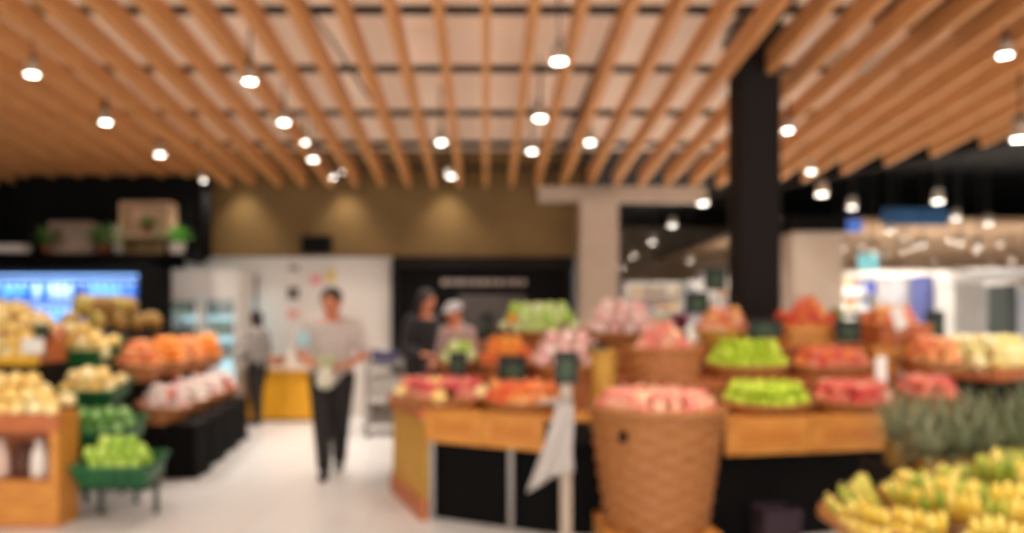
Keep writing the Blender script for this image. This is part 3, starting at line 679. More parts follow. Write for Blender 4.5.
for sx in (-1, 1):
    for sy in (-1, 1): MB().box((sx * .56, sy * .26, 0.255), (0.05, 0.05, 0.505)).build('leg', CHAR, t)
for j in range(4):
    for i in range(8):
        p = pin_c + Vector((-0.51 + i * 0.145 + (0.06 if j % 2 else 0), -0.21 + j * 0.145, 0.556))
        if p.x > 3.3 or i > 7: continue
        t = thing('pineapple', 'pineapple with grey-green crown standing behind the bananas, %s' % ('%s in the %s row' % (ORD[i], ('front', 'second', 'third', 'back')[j])), 'pineapple', p, random.uniform(0, 6.28), 'pineapples behind the bananas')
        t.scale = (1, 1, random.uniform(.92, 1.10) + 0.07 * j + .015 * i)
        link('body', PB, t); link('leaf_crown', PL, t)

# ------------------------------------------------------------------ left: wooden stand with mangoes
t = thing('wooden_stand', 'wooden stand with an open shelf, front left below the mangoes', 'display stand', (-3.42, 5.22, 0)); t.scale = (1, .72, 1)
W2 = 1.12
MB().box((0, -0.165, 0.705), (W2, 0.03, 0.13)).build('top_rail', WOOD2, t, bev=0.004)
MB().box((0, -0.165, 0.165), (W2, 0.03, 0.29)).build('front_panel', WOOD, t, bev=0.004)
MB().box((0, -0.165, 0.010), (W2, 0.03, 0.018)).build('skirting', WOOD2, t)
for s in (-1, 1):
    MB().box((s * (W2 / 2 - 0.02), 0.018, 0.385), (0.04, 0.33, 0.77)).build('side_panel', WOOD, t, bev=0.003)
    MB().box((s * (W2 / 2 - 0.03), -0.165, 0.475), (0.06, 0.03, 0.33)).build('stile', WOOD, t, bev=0.003)
MB().box((0, 0.02, 0.30), (W2 - .09, 0.32, 0.025)).build('shelf', WOOD2, t); MB().box((0, 0.175, 0.385), (W2 - .09, 0.02, 0.77)).build('back_panel', WOOD2, t)
MB().box((0, 0.02, 0.73), (W2 - .09, 0.33, 0.025)).build('top_board', WOOD2, t)
pile('mango', place((-3.43, 5.23, 0.765), 0, R(10)), W2 / 2 - .01, 0.17, 3, 'pale yellow mango heaped on the lower wooden stand', 'mangoes on the lower stand', rect=True)
for i in range(7):                                       # paper sacks on the open shelf
    x = -3.86 + i * 0.135
    rgb = [(230, 214, 200), (120, 70, 44), (236, 226, 214), (96, 56, 38), (220, 190, 170), (90, 54, 40), (232, 220, 206)][i]
    lab = ['leftmost white paper sack', 'brown sack next to the leftmost white one', 'white sack between two brown ones', 'dark brown sack in the middle', 'pale pinkish sack', 'dark brown sack near the right stile', 'rightmost white sack'][i]
    mb = MB(); h = random.uniform(.20, .27)
    mb.lathe([(0.05, 0), (0.06, 0.03), (0.062, h * .5), (0.05, h * .75), (0.022, h * .85), (0.035, h)], 12, fn=lambda i_, j_, r: r * (1 + .08 * math.sin(j_ * 2.1 + i_)))
    tag(mb.build('paper_sack', mat('sack_%d' % i, rgb, .8), None, place((x, 5.21 + .03 * (i % 2), 0.314)), smooth=True), lab + ' on the open shelf of the wooden stand', 'sack', 'sacks on the open shelf')
t = thing('upper_stand', 'upper sloping stand with a yellow lip heaped with mangoes', 'display stand', (-3.95, 5.92, 0))
MB().box((0, 0.02, 0.53), (1.16, 0.34, 1.06)).build('body', CHAR, t)
MB().add([(-.58, -.18, 1.06), (.58, -.18, 1.06), (.58, .20, 1.06), (-.58, .20, 1.06), (-.58, .20, 1.34), (.58, .20, 1.34)], [(3, 2, 1, 0), (0, 1, 5, 4), (2, 3, 4, 5), (1, 2, 5), (3, 0, 4)]).build('sloping_board', WOOD2, t)
MB().box((0, -0.20, 1.095), (1.18, 0.02, 0.09)).build('lip', mat('yellow_lip', (236, 180, 40), .5), t, bev=0.003)
pile('mango', place((-3.95, 5.93, 1.225), 0, R(38)), 0.60, 0.28, 4, 'pale yellow mango heaped on the upper sloping stand', 'mangoes on the upper stand', rect=True, mix=('paleg', .06, 'pale green pear among the mangoes on the upper stand'))
# green trays: X, Y, z, width, depth, height
trays = [(-2.565, 5.37, 0.265, 0.46, 0.28, 0.14, 'lime', 3, 9, 'lowest green plastic tray, full of lime-green guavas', 'lime-green guava in the lowest green tray', 'guavas in the lowest tray'),
         (-2.83, 5.66, 0.495, 0.44, 0.30, 0.13, 'squash', 2, 14, 'second lowest green plastic tray, holding green squashes', 'green squash in the second lowest tray', 'squashes in the second tray'),
         (-3.06, 5.98, 0.765, 0.38, 0.28, 0.12, 'mango', 2, 14, 'third green plastic tray of yellow mangoes', 'yellow mango in the third green tray', 'mangoes in the third tray'),
         (-3.43, 6.42, 1.04, 0.54, 0.40, 0.14, 'mango', 5, 28, 'topmost green plastic tray heaped high with pale mangoes', 'pale mango heaped in the topmost green tray', 'mangoes in the top tray')]
rk = thing('tray_rack', 'dark green stepped rack carrying the green plastic trays', 'rack', (-2.72, 5.9, 0))
for (tx, Y, z, w_, d_, h_, kind, ly, tl, bl_, fl_, g_) in trays:
    p = Vector((tx, Y, z)); M = place(p, 0, R(tl if tl < 20 else 12)); green_tray(bl_, M, w_, d_, h_)
    pile(kind, place(p, 0, R(tl)) @ Matrix.Translation((0, 0, h_ - FR[kind] * 0.9)), w_ / 2 + (.03 if z < 1 else .07), d_ / 2 + (.03 if z < 1 else .0), ly, fl_, g_, rect=True, lie=(kind == 'squash'))
    lp = p - Vector((-2.72, 5.9, 0))
    MB().box((lp.x, lp.y, z - 0.045), (w_ * .96, d_ * .8, 0.02)).build('rack_shelf', mat('dark_green_steel', (16, 52, 30), .5), rk)
    for s in (-1, 1): MB().box((lp.x + s * (w_ / 2 - .03), lp.y + .1, (z - 0.055) / 2), (0.03, 0.03, z - 0.055)).build('upright', MATS['dark_green_steel'], rk)
price_sign(42, 331, 5.68, 0.12, 0.10, 'small sign between the upper mangoes and the top green tray', 1.10, 0)
paper_tag(33, 346, 5.66, 0.16, 0.11, 'white price card at the lip of the upper mango stand', 1.10)

# ------------------------------------------------------------------ left: black boxes with baskets along the aisle
for i, (Y, lab) in enumerate(((6.80, 'nearest'), (7.42, 'second'), (8.04, 'third'), (8.66, 'farthest'))):
    t = thing('display_box', '%s black box stand of the row along the aisle' % lab, 'display stand', (-2.66 - 0.08 * i, Y, 0), 0, 'black box stands along the aisle')
    MB().box((0, 0, 0.235), (0.28, 0.36, 0.47)).build('body', BLACK, t, bev=0.008); MB().box((0, 0, 0.02), (0.30, 0.38, 0.04)).build('foot', BLACK, t)
    MB().box((0, 0, 0.475), (0.30, 0.42, 0.02)).build('top', CHAR, t, bev=0.004)
    M = place((-2.89 - .06 * i, Y, 0.488), PI / 2, R(8))
    wicker('aisle_basket', '%s wicker basket on the black boxes, with foam-wrapped pears' % lab, M, 0.29, 0.22, 0.14, 0.14, 6, 12, RATTAN, 'basket', 'aisle baskets on black boxes', 0.016, amp=0.005)
    pile('net', M @ Matrix.Translation((0, 0, 0.09)), 0.28, 0.21, 3, 'white foam-wrapped pear in the %s aisle basket' % lab, 'wrapped pears in the %s aisle basket' % lab, mix=('rose', .30, 'rosy apple among wrapped pears in the %s aisle basket' % lab))
t = thing('aisle_shelf', 'long dark stepped stand behind the black boxes', 'display stand', (-3.46, 7.75, 0))
MB().box((0.0, 0, 0.42), (0.40, 2.5, 0.84)).build('lower_step', CHAR, t); MB().box((-0.13, 0, 0.63), (0.32, 2.5, 1.26)).build('upper_step', CHAR, t)
for i, (Y, lab) in enumerate(((6.86, 'nearest'), (7.48, 'second'), (8.10, 'third'), (8.72, 'farthest'))):
    M = place((-3.16 - .03 * i, Y, 0.86), PI / 2, R(10))
    wicker('step_basket', '%s wicker basket on the stepped stand, heaped with orange fruit' % lab, M, 0.29, 0.21, 0.14, 0.14, 6, 12, RATTAN_D, 'basket', 'step baskets along the aisle', 0.016, amp=0.005)
    pile('peach' if i % 2 == 0 else 'orange', M @ Matrix.Translation((0, 0, 0.09)), 0.28, 0.20, 4, '%s in the %s basket of the stepped stand' % ('orange peach heaped' if i % 2 == 0 else 'round orange heaped', lab), 'fruit in the %s step basket' % lab)
for i in range(9):
    p = (-3.59 + (.06 if i % 2 else -.05), 6.68 + i * 0.20, 1.261 + .10)
    o = link('melon', FM['melon']); o.location = p; o.rotation_euler = (random.gauss(0, .4), random.gauss(0, .4), i); tag(o, 'brown-green melon lying on the top step behind the oranges', 'melon', 'melons on the top step')
for i in range(5):
    o = link('melon', FM['melon']); o.location = (-3.59, 6.80 + i * 0.21, 1.261 + .255); o.rotation_euler = (random.gauss(0, .4), random.gauss(0, .4), i); tag(o, 'brown-green melon on the upper layer of the melon heap', 'melon', 'melons in the upper layer')

# ------------------------------------------------------------------ back left: chilled cabinet, plant shelf, glass door fridge
t = thing('chilled_cabinet', 'open chilled cabinet glowing blue behind the mangoes', 'cabinet', (-5.34, 9.6, 0))
CW = 2.3
MB().box((0, 0.38, 1.0), (CW, 0.04, 2.0)).build('back_panel', mat('blue_panel', (30, 74, 150), .4, (56, 112, 190), 2.0), t)
MB().box((0, 0, 2.03), (CW + .12, 0.86, 0.12)).build('canopy', BLACK, t, bev=0.006)
MB().box((0, -0.05, 0.35), (CW, 0.80, 0.7)).build('well', BLACK, t)
for s in (-1, 1): MB().box((s * (CW / 2 + .03), 0, 1.0), (0.07, 0.84, 2.0)).build('end_panel', BLACK, t, bev=0.004)
for z in (0.95, 1.28, 1.60): MB().box((0, 0.14, z), (CW, 0.46, 0.02)).build('shelf', mat('shelf_blue', (70, 110, 180), .4), t)
for z in (1.925,): MB().box((0, -0.06 if z > 1.9 else -0.05, z), (CW - .1, 0.03, 0.025)).build('light_tube', mat('cold_tube', (210, 228, 255), .4, emit=((140, 190, 255), 1.4)), t)
al = D.lights.new('cabinet_lamp', 'AREA'); al.shape = 'RECTANGLE'; al.size = 2.1; al.size_y = .04; al.energy = 9; al.color = (.55, .78, 1)
ao = D.objects.new('cabinet_lamp', al); COL.objects.link(ao); ao.parent = t; ao.location = (0, -.06, 1.905); ao.rotation_euler = (R(25), 0, 0)
MB().box((0, -0.07, 1.583), (CW - .1, 0.02, 0.014)).build('light_tube', MATS['cold_tube'], t)  # extra tube, with the lamp below, added to brighten the lower shelf
added_lamp = D.objects.new('cabinet_lamp', al); COL.objects.link(added_lamp); added_lamp.parent = t; added_lamp.location = (0, -.07, 1.57); added_lamp.rotation_euler = (R(25), 0, 0)
BOT = [mat('bottle_blue', (66, 120, 196), .25), mat('bottle_white', (214, 226, 240), .3), mat('bottle_deep', (24, 54, 120), .3), mat('bottle_cyan', (110, 170, 214), .3)]
btm = [MB().lathe([(0.036, 0), (0.038, 0.01), (0.038, 0.14), (0.016, 0.19), (0.016, 0.215)], 10).mesh('bottle', m_, True) for m_ in BOT]
cpm = MB().lathe([(0.018, 0.213), (0.018, 0.235)], 10).mesh('cap', PAPER)
names4 = ['mid blue', 'white', 'dark blue', 'pale cyan']
for lvl, z in enumerate((1.29, 1.61)):
    for i in range(22):
        k = (i // 3 + lvl * 2 + (1 if i % 7 == 0 else 0)) % 4
        o = link('bottle', btm[k], None, Matrix.Translation((-5.34 - CW / 2 + .08 + i * 0.102, 9.6 + 0.06, z + 0.001)))
        tag(o, '%s bottle on the %s shelf of the chilled cabinet' % (names4[k], 'upper' if lvl else 'middle'), 'bottle', 'bottles in the chilled cabinet'); link('cap', cpm, o)
# plant shelf above
t = thing('plant_shelf', 'black wall shelf with frame above the chilled cabinet', 'shelf', (-4.85, 9.75, 0))
MB().box((-0.1, 0.1, 2.19), (2.6, 0.5, 0.05)).build('board', BLACK, t); MB().box((1.17, -0.05, 2.66), (0.10, 0.10, 1.0)).build('upright', BLACK, t); MB().box((1.17, -0.05, 2.13), (0.12, .3, 0.07)).build('bracket', BLACK, t)
MB().box((-0.1, 0.38, 2.75), (2.6, 0.04, 1.1)).build('back_board', BLACK, t)
def shelf_box(px0, px1, py0, py1, Y, base, rgb, label, name='wooden_box'):
    a_, b_ = P(px0, py1, Y), P(px1, py0, Y); w_ = b_.x - a_.x; h_ = b_.z - base
    t = thing(name, label, 'box', ((a_.x + b_.x) / 2, Y, base)); m_ = mat('box_%d' % px0, rgb, .7, tuple(int(v * .85) for v in rgb), 8)
    MB().box((0, 0.12, h_ / 2), (w_, 0.02, h_)).build('back_plank', m_, t, bev=0.002)
    for s in (-1, 1): MB().box((s * (w_ / 2 - .015), 0, h_ / 2), (0.03, 0.24, h_)).build('side_plank', m_, t, bev=0.002); MB().box((0, 0, h_ / 2 + s * (h_ / 2 - .015)), (w_ - .06, 0.22, 0.03)).build('plank', m_, t, bev=0.002)
    return t
ZS = 2.216
shelf_box(124, 173, 203, 236, 9.68, 2.42, (206, 170, 134), 'tan wooden box propped on the plant shelf, holding a small plant')
shelf_box(127, 166, 237, 254, 9.72, ZS, (120, 96, 50), 'low olive wooden box under the tan one', 'wooden_box')
shelf_box(54, 96, 223, 254, 9.72, ZS, (178, 150, 130), 'pale wooden box at the left of the plant shelf')
tag(MB().box((*P(8, 249, 9.6).xy, ZS + .05), (0.5, 0.22, 0.10)).build('planter_box', WPOT, bev=0.006), 'long white planter at the left end of the plant shelf', 'planter')
potted(146, 230, 9.66, 2.452, 'small plant sitting inside the tan wooden box', LEAFM, POT, 14, 0.19)
potted(177, 245, 9.60, ZS, 'bright green plant in a white pot at the right end of the shelf', mat('bright_leaf', (96, 168, 52), .6, (70, 140, 40), 20), WPOT, 26, 0.30, pr=.11, ph=.12)
potted(104, 245, 9.60, ZS, 'green plant in the middle of the plant shelf', LEAFM, POT, 20, 0.36, pr=.08)
potted(118, 245, 9.62, ZS, 'grey-green plant beside the low olive box', GREYG, WPOT, 16, 0.30)
potted(47, 245, 9.55, ZS, 'dark green plant left of the pale wooden box', LEAFM, POT, 18, 0.28)
# glass door fridge
t = thing('glass_fridge', 'white upright fridge with two glass doors near the white wall', 'fridge', (-3.74, 10.35, 0))
FW = 1.0; WHM = mat('fridge_white', (226, 220, 212), .4)
MB().box((0, 0.30, 1.0), (FW, 0.03, 2.0)).build('back_panel', mat('fridge_inner_glow', (190, 224, 230), .5, emit=((180, 228, 240), .9)), t)  # back panel glow stands in for the light inside the fridge
for s in (-1, 1): MB().box((s * (FW / 2 - .02), 0, 1.0), (0.04, 0.62, 2.0)).build('side_panel', WHM, t)
MB().box((0, -0.01, 1.86), (FW + .02, 0.66, 0.36)).build('header', WHM, t, bev=0.01); MB().box((0, 0, 0.2), (FW - .08, 0.6, 0.4)).build('base', WHM, t)
for s in (-1, 1):
    dr = MB()
    w2 = FW / 2 - .02; x0 = s * FW / 4
    dr.box((x0 - w2 / 2 + .03, 0, 0), (0.05, 0.04, 1.26)); dr.box((x0 + w2 / 2 - .03, 0, 0), (0.05, 0.04, 1.26)); dr.box((x0, 0, .605), (w2 - .12, .04, .05)); dr.box((x0, 0, -.605), (w2 - .12, .04, .05))
    d = dr.build('door', WHM, t, Matrix.Translation((0, -0.33, 1.04)))
    MB().box((x0, 0, 0), (w2 - .12, 0.01, 1.16)).build('pane', mat('pane_glass', (210, 232, 236), .08, alpha=.22), d)
    MB().box((x0 - s * (w2 / 2 - .03), -0.04, 0), (0.02, 0.03, 0.3)).build('handle', STEEL, d)
for z in (0.55, 0.85, 1.15, 1.42): MB().box((0, 0.02, z), (FW - .08, 0.5, 0.015)).build('shelf', WHM, t)
PK = [mat('pack_teal', (90, 160, 160), .4), mat('pack_white', (224, 232, 230), .4), mat('pack_green', (120, 176, 110), .4), mat('pack_navy', (60, 84, 110), .4)]
pkm = [MB().box((0, 0, .1), (.08, .085, .2)).mesh('drink_carton', m_) for m_ in PK]
pkc = ['teal', 'white', 'green', 'navy']
for lvl, z in enumerate((0.86, 1.16, 1.43)):
    for i in range(10):
        k = (i // 2 + lvl * 3) % 4
        tag(link('drink_carton', pkm[k], None, Matrix.Translation((-3.74 - .42 + i * .093, 10.33, z))), '%s drink carton on the %s shelf of the glass fridge' % (pkc[k], ('lower', 'middle', 'top')[lvl]), 'carton', 'cartons in the glass fridge')
# counter
t = thing('service_counter', 'yellow fronted service counter with a pale top at the white wall', 'counter', (-2.73, 10.45, 0))
YEL = mat('counter_yellow', (232, 166, 24), .5)
MB().box((0, 0.05, 0.36), (0.94, 0.5, 0.68)).build('body', CHAR, t)
for s in (-1, 1): MB().box((s * .238, -0.21, 0.36), (0.47, 0.03, 0.66)).build('front_panel', YEL, t, bev=0.004)
MB().box((0, 0.0, 0.72), (0.98, 0.6, 0.05)).build('counter_top', mat('pale_top', (222, 202, 180), .4), t, bev=0.006); MB().box((0, -0.18, 0.025), (0.9, 0.05, 0.05)).build('kick_plate', CHAR, t)
for i, (x, rgb, h, lab) in enumerate(((-3.05, (230, 200, 180), .14, 'pale tray box at the left of the service counter'), (-2.85, (190, 120, 90), .10, 'brown tray box in the middle of the counter'), (-2.62, (236, 224, 210), .17, 'white tray box at the middle right of the counter'), (-2.42, (200, 160, 140), .12, 'pinkish tray box at the right of the counter'))):
    b_ = thing('tray_box', lab, 'box', (x, 10.42, 0.746)); m_ = mat('traybox_%d' % i, rgb, .6); MB().pan(.15, .2, h, .008, .01).build('tub', m_, b_); MB().box((0, 0, h + .008), (.18, .23, .015)).build('lid', m_, b_, bev=.003)
tag(MB().box((*P(253, 295, 10.9).xy, P(253, 295, 10.9).z), (0.11, 0.05, 0.56)).build('wall_strip', mat('strip_grey', (92, 84, 82), .6), bev=.006), 'narrow dark strip on the white wall above the small person', 'panel')

# trolley by the wall
t = thing('wire_trolley', 'grey wire trolley standing by the end of the white wall', 'trolley', (-1.22, 9.2, 0), .2)
tm = mat('trolley_grey', (150, 142, 134), .4, metal=.4)
for z in (0.14, 0.48, 0.82):
    sh_ = MB(); sh_.box((0, 0, z), (0.42, 0.5, 0.012))
    for (a_, b_) in (((-.21, -.25), (.21, -.25)), ((.21, -.25), (.21, .25)), ((.21, .25), (-.21, .25)), ((-.21, .25), (-.21, -.25))): sh_.tube([(*a_, z + .05), (*b_, z + .05)], .008, 5)
    sh_.build('shelf', tm, t)
for sx in (-1, 1):
    for sy in (-1, 1): MB().tube([(sx * .21, sy * .25, .06), (sx * .21, sy * .25, .95)], .012, 6).build('upright', tm, t); MB().lathe([(.03, -.012), (.03, .012)], 10).build('wheel', BLACK, t, Matrix.Translation((sx * .21, sy * .25, .031)) @ Matrix.Rotation(PI / 2, 4, 'X'))
for (dx, z, w_, h_, rgb, lab) in ((0, .827, .3, .18, (70, 66, 96), 'dark blue box on the top shelf of the wire trolley'), (0, .487, .34, .22, (196, 188, 178), 'pale carton on the middle shelf of the wire trolley'), (0, .147, .34, .2, (110, 100, 92), 'grey carton on the bottom shelf of the wire trolley')):
    b_ = thing('carton', lab, 'box', (-1.22, 9.2, z), .2); m_ = mat('tc_%d' % int(z * 1000), rgb, .7); MB().box((0, 0, h_ / 2), (w_, .36, h_)).build('body', m_, b_, bev=.004); MB().box((0, 0, h_ + .002), (.05, .36, .003)).build('tape', PAPER, b_)

# ------------------------------------------------------------------ people
def capsule(mb, p, q, r0, r1, seg=12):
    p, q = Vector(p), Vector(q); d = (q - p); L = d.length; d.normalize()
    pts = []; rd = []
    for i in range(4): a = PI / 2 * i / 4; pts.append(p - d * r0 * math.cos(a)); rd.append(max(.001, r0 * math.sin(a)))
    pts.append(p); rd.append(r0); pts.append(q); rd.append(r1)
    for i in range(1, 5): a = PI / 2 * i / 4; pts.append(q + d * r1 * math.sin(a)); rd.append(max(.001, r1 * math.cos(a)))
    mb.tube(pts, rd, seg)
def fuse(mb, voxel, smooth=4):
    me = mb.mesh('tmp', []); o = D.objects.new('tmp', me); COL.objects.link(o)
    m_ = o.modifiers.new('r', 'REMESH'); m_.mode = 'VOXEL'; m_.voxel_size = voxel; m_.use_smooth_shade = True
    s_ = o.modifiers.new('s', 'SMOOTH'); s_.iterations = smooth; s_.factor = .5
    dg = bpy.context.evaluated_depsgraph_get(); dg.update()
    out = D.meshes.new_from_object(o.evaluated_get(dg)); D.objects.remove(o); D.meshes.remove(me)
    out.polygons.foreach_set('use_smooth', [True] * len(out.polygons)); return out
SKIN = mat('skin', (206, 132, 96), .55, (196, 120, 86), 10); HAIR = mat('hair', (40, 26, 20), .6)
EYE_M = mat('eye', (30, 22, 18), .3); LIP = mat('lips', (160, 72, 66), .5)
def person(loc, rz, H, label, shirt, trouser, elbows, wrists, hands_dir, stride=.05, turn=0.0, nod=0.15, cap=None, long_sleeve=False, hairlen=.06, shoe=(30, 26, 26), vox=0.008, group=None, sleeve_patch=None, curl=1.0):
    s = H / 1.70
    t = thing('person', label, 'person', loc, rz, group); t.scale = (s, s, s)
    Vv = Vector
    hip = {-1: Vv((-.085, 0, .90)), 1: Vv((.085, 0, .90))}
    ank = {-1: Vv((-.05, -stride, .085)), 1: Vv((.05, stride, .085 + (.03 if stride > .08 else 0)))}
    kne = {k: (hip[k] + ank[k]) / 2 + Vv((0, -.035, .01)) for k in (-1, 1)}
    sh = {-1: Vv((-.175, .0, 1.375)), 1: Vv((.175, .0, 1.375))}
    hc = Vv((0, -.025 - nod * .10, 1.575)); HR = Matrix.Rotation(turn, 4, 'Z') @ Matrix.Rotation(nod, 4, 'X')
    hp = lambda x, y, z: hc + HR @ Vv((x, y, z))
    b = MB()
    # trunk as stacked elliptical rings
    def trunk(mb, g, z0, z1, prof):
        mb.lathe([(1, 0)] * 0 + [(r + g, z) for (r, z) in prof if z0 <= z <= z1], 20, sx=1.0, sy=.66)
    TP = [(.10, .80), (.150, .86), (.165, .93), (.155, 1.0), (.142, 1.08), (.150, 1.16), (.168, 1.25), (.176, 1.33), (.150, 1.395), (.08, 1.435)]
    trunk(b, 0, 0, 2, TP)
    for k in (-1, 1): capsule(b, (0, .01, 1.415), sh[k], .05, .048)
    capsule(b, (0, .01, 1.40), hc + Vv((0, .015, -.07)), .056, .052)
    b.ell(hc, (.078, .098, .118), 16, 12, M=HR.to_3x3()); b.ell(hp(0, -.03, -.065), (.052, .058, .05), 12, 8, M=HR.to_3x3())
    capsule(b, hp(0, -.092, .01), hp(0, -.108, -.022), .010, .014); 
    for k in (-1, 1):
        b.ell(hp(k * .079, .005, -.005), (.012, .022, .034), 8, 6, M=HR.to_3x3())
        capsule(b, sh[k], elbows[k], .052, .042); capsule(b, elbows[k], wrists[k], .041, .028)
        d = Vv(hands_dir[k]).normalized(); wv = Vv(wrists[k])
        up = Vv((0, 0, 1)) if abs(d.z) < .8 else Vv((0, -1, 0))
        sd = d.cross(up).normalized(); nm = sd.cross(d).normalized()
        for f in (-.028, -.009, .009, .028): capsule(b, wv + d * .0 + sd * f * .6, wv + d * .085 + sd * f, .017, .013, 8)
        for f, l in ((-.032, .055), (-.011, .068), (.011, .072), (.032, .062)):
            p0 = wv + d * .088 + sd * f; p1 = p0 + (d - nm * .35 * curl).normalized() * l * .5; p2 = p1 + (d - nm * 1.3 * curl).normalized() * l * .5
            capsule(b, p0, p1, .0095, .009, 8); capsule(b, p1, p2, .009, .0078, 8)
        th0 = wv + d * .025 - sd * k * -.03; th1 = th0 + (d * .6 + sd * k * .8 - nm * .4).normalized() * .035; th2 = th1 + (d - nm * .5).normalized() * .032
        capsule(b, th0, th1, .0125, .011, 8); capsule(b, th1, th2, .011, .009, 8)
        capsule(b, hip[k], kne[k], .080, .056); capsule(b, kne[k], ank[k], .054, .036)
        capsule(b, ank[k] + Vv((0, .02, -.045)), ank[k] + Vv((0, -.15, -.055)), .034, .026)
    me = fuse(b, vox); me.materials.append(SKIN); link('body', me, t)
    # clothes
    c = MB(); trunk(c, .016, .84, 1.42, TP)
    capsule(c, (0, .012, 1.40), (0, .006, 1.452), .078, .064)
    for k in (-1, 1):
        e_, w_ = Vv(elbows[k]), Vv(wrists[k]); capsule(c, (0, .01, 1.415), sh[k] + Vv((0, 0, -.004)), .064, .060)
        capsule(c, sh[k], sh[k].lerp(e_, .82 if not long_sleeve else 1.0), .061, .060)
        if long_sleeve: capsule(c, e_, e_.lerp(w_, .86), .058, .044)
    me = fuse(c, vox); me.materials.append(shirt); link('shirt', me, t)
    c = MB(); c.lathe([(r + .011, z) for (r, z) in TP if z <= 1.0], 20, sx=1.0, sy=.68)
    for k in (-1, 1):
        capsule(c, hip[k], kne[k], .104, .078); capsule(c, kne[k], ank[k] + Vv((0, 0, .03)), .077, .058)
    me = fuse(c, vox); me.materials.append(trouser); link('trousers', me, t)
    for k in (-1, 1):
        c = MB(); c.ell(ank[k] + Vv((0, -.06, -.045)), (.047, .135, .04), 12, 8); capsule(c, ank[k] + Vv((0, .02, -.03)), ank[k] + Vv((0, .02, .02)), .046, .044)
        me = fuse(c, vox); me.materials.append(mat('shoe_%d' % shoe[0], shoe, .5)); link('shoe', me, t)
    # hair and face
    c = MB(); c.ell(hp(0, .018, .028), (.090, .104, .106), 16, 12, M=HR.to_3x3())
    if hairlen > .05:
        for k in (-1, 1): c.ell(hp(k * .07, .03, -.03), (.028, .06, .06 + hairlen * .5), 10, 8, M=HR.to_3x3())
        c.ell(hp(0, .065, -.04), (.075, .045, .07 + hairlen * .5), 12, 8, M=HR.to_3x3())
    me = fuse(c, vox, 2); me.materials.append(HAIR); h_ = link('hair', me, t)
    for k in (-1, 1): MB().ell(hp(k * .030, -.092, .006), (.011, .008, .007), 8, 6, M=HR.to_3x3()).build('eye', EYE_M, t, smooth=True)
    MB().ell(hp(0, -.090, -.058), (.022, .008, .006), 10, 6, M=HR.to_3x3()).build('mouth', LIP, t, smooth=True)
    if cap:
        c = MB(); c.ell(hp(0, .005, .062), (.096, .112, .072), 16, 10, M=HR.to_3x3()); c.ell(hp(0, -.11, .055), (.075, .075, .012), 14, 6, M=HR.to_3x3())
        me = fuse(c, vox, 2); me.materials.append(cap); link('cap', me, t)
    if sleeve_patch:
        e_ = Vv(elbows[-1]); pc = sh[-1].lerp(e_, .35)
        c = MB(); capsule(c, pc, sh[-1].lerp(e_, .6), .070, .067); me = fuse(c, vox); me.materials.append(sleeve_patch); link('sleeve_band', me, t)
    return t
GREYSH = mat('grey_shirt', (196, 184, 176), .8, (184, 171, 163), 12); BLKT = mat('black_trousers', (30, 25, 24), .8)
person((-1.36, 6.75, 0), R(6), 1.67, 'person in a light grey shirt and black trousers walking with a produce bag', GREYSH, BLKT,
       {-1: (-.25, .02, 1.10), 1: (.26, .02, 1.09)}, {-1: (-.13, -.22, 1.03), 1: (.14, -.22, 1.02)}, {-1: (.75, -.6, -.1), 1: (-.75, -.6, -.1)}, stride=.13, turn=R(-14), nod=.28, hairlen=.05,
       sleeve_patch=mat('cyan_band', (170, 206, 210), .8)).scale = (1.10, 1.0, .982)
t = thing('produce_bag', 'small clear bag of pale green leaves held by the walking person', 'bag', (-1.355, 6.47, 0.80))
c = MB(); c.lathe([(.03, 0), (.075, .03), (.085, .10), (.065, .17), (.02, .21), (.035, .25)], 14, fn=lambda i, j, r: r * (1 + .07 * math.sin(j * 2.3 + i * 1.7)))
c.build('sack', mat('bag_film', (222, 216, 200), .4, (204, 204, 176), 18), t, smooth=True)
for i in range(7):
    a = i * .9; q = Vector((math.cos(a) * .05, math.sin(a) * .05, .24)); c = MB(); c.ell(q, (.035, .012, .05), 8, 6, M=Matrix.Rotation(a, 3, 'Z') @ Matrix.Rotation(.4, 3, 'Y')); c.build('leaf', mat('pale_leaf', (190, 194, 150), .6), t, smooth=True)
person((-2.96, 9.90, 0), R(250), 1.49, 'small person in a grey top standing with their back turned at the yellow counter', mat('mid_grey_top', (140, 132, 126), .8), BLKT,
       {-1: (-.24, .02, 1.10), 1: (.24, .02, 1.10)}, {-1: (-.20, -.16, .98), 1: (.20, -.16, .98)}, {-1: (.2, -1, -.2), 1: (-.2, -1, -.2)}, stride=.03, long_sleeve=True, hairlen=.10, vox=.010)
person((-0.66, 8.15, 0), R(40), 1.70, 'dark clothed person standing behind the left end of the fruit island', mat('black_top', (28, 25, 26), .8), BLKT,
       {-1: (-.24, 0, 1.08), 1: (.24, 0, 1.08)}, {-1: (-.16, -.20, 1.02), 1: (.16, -.20, 1.02)}, {-1: (.4, -1, 0), 1: (-.4, -1, 0)}, stride=.04, turn=R(15), nod=.3, long_sleeve=True, hairlen=.07, vox=.010)
person((-0.28, 7.55, 0), R(-35), 1.56, 'person in a pale pink shirt and grey cap behind the fruit island', mat('pink_shirt', (160, 134, 126), .8), BLKT,
       {-1: (-.24, 0, 1.08), 1: (.24, 0, 1.08)}, {-1: (-.15, -.20, 1.04), 1: (.15, -.20, 1.04)}, {-1: (.4, -1, 0), 1: (-.4, -1, 0)}, stride=.03, nod=.25, cap=mat('grey_cap', (170, 164, 162), .8), hairlen=.05, vox=.010)

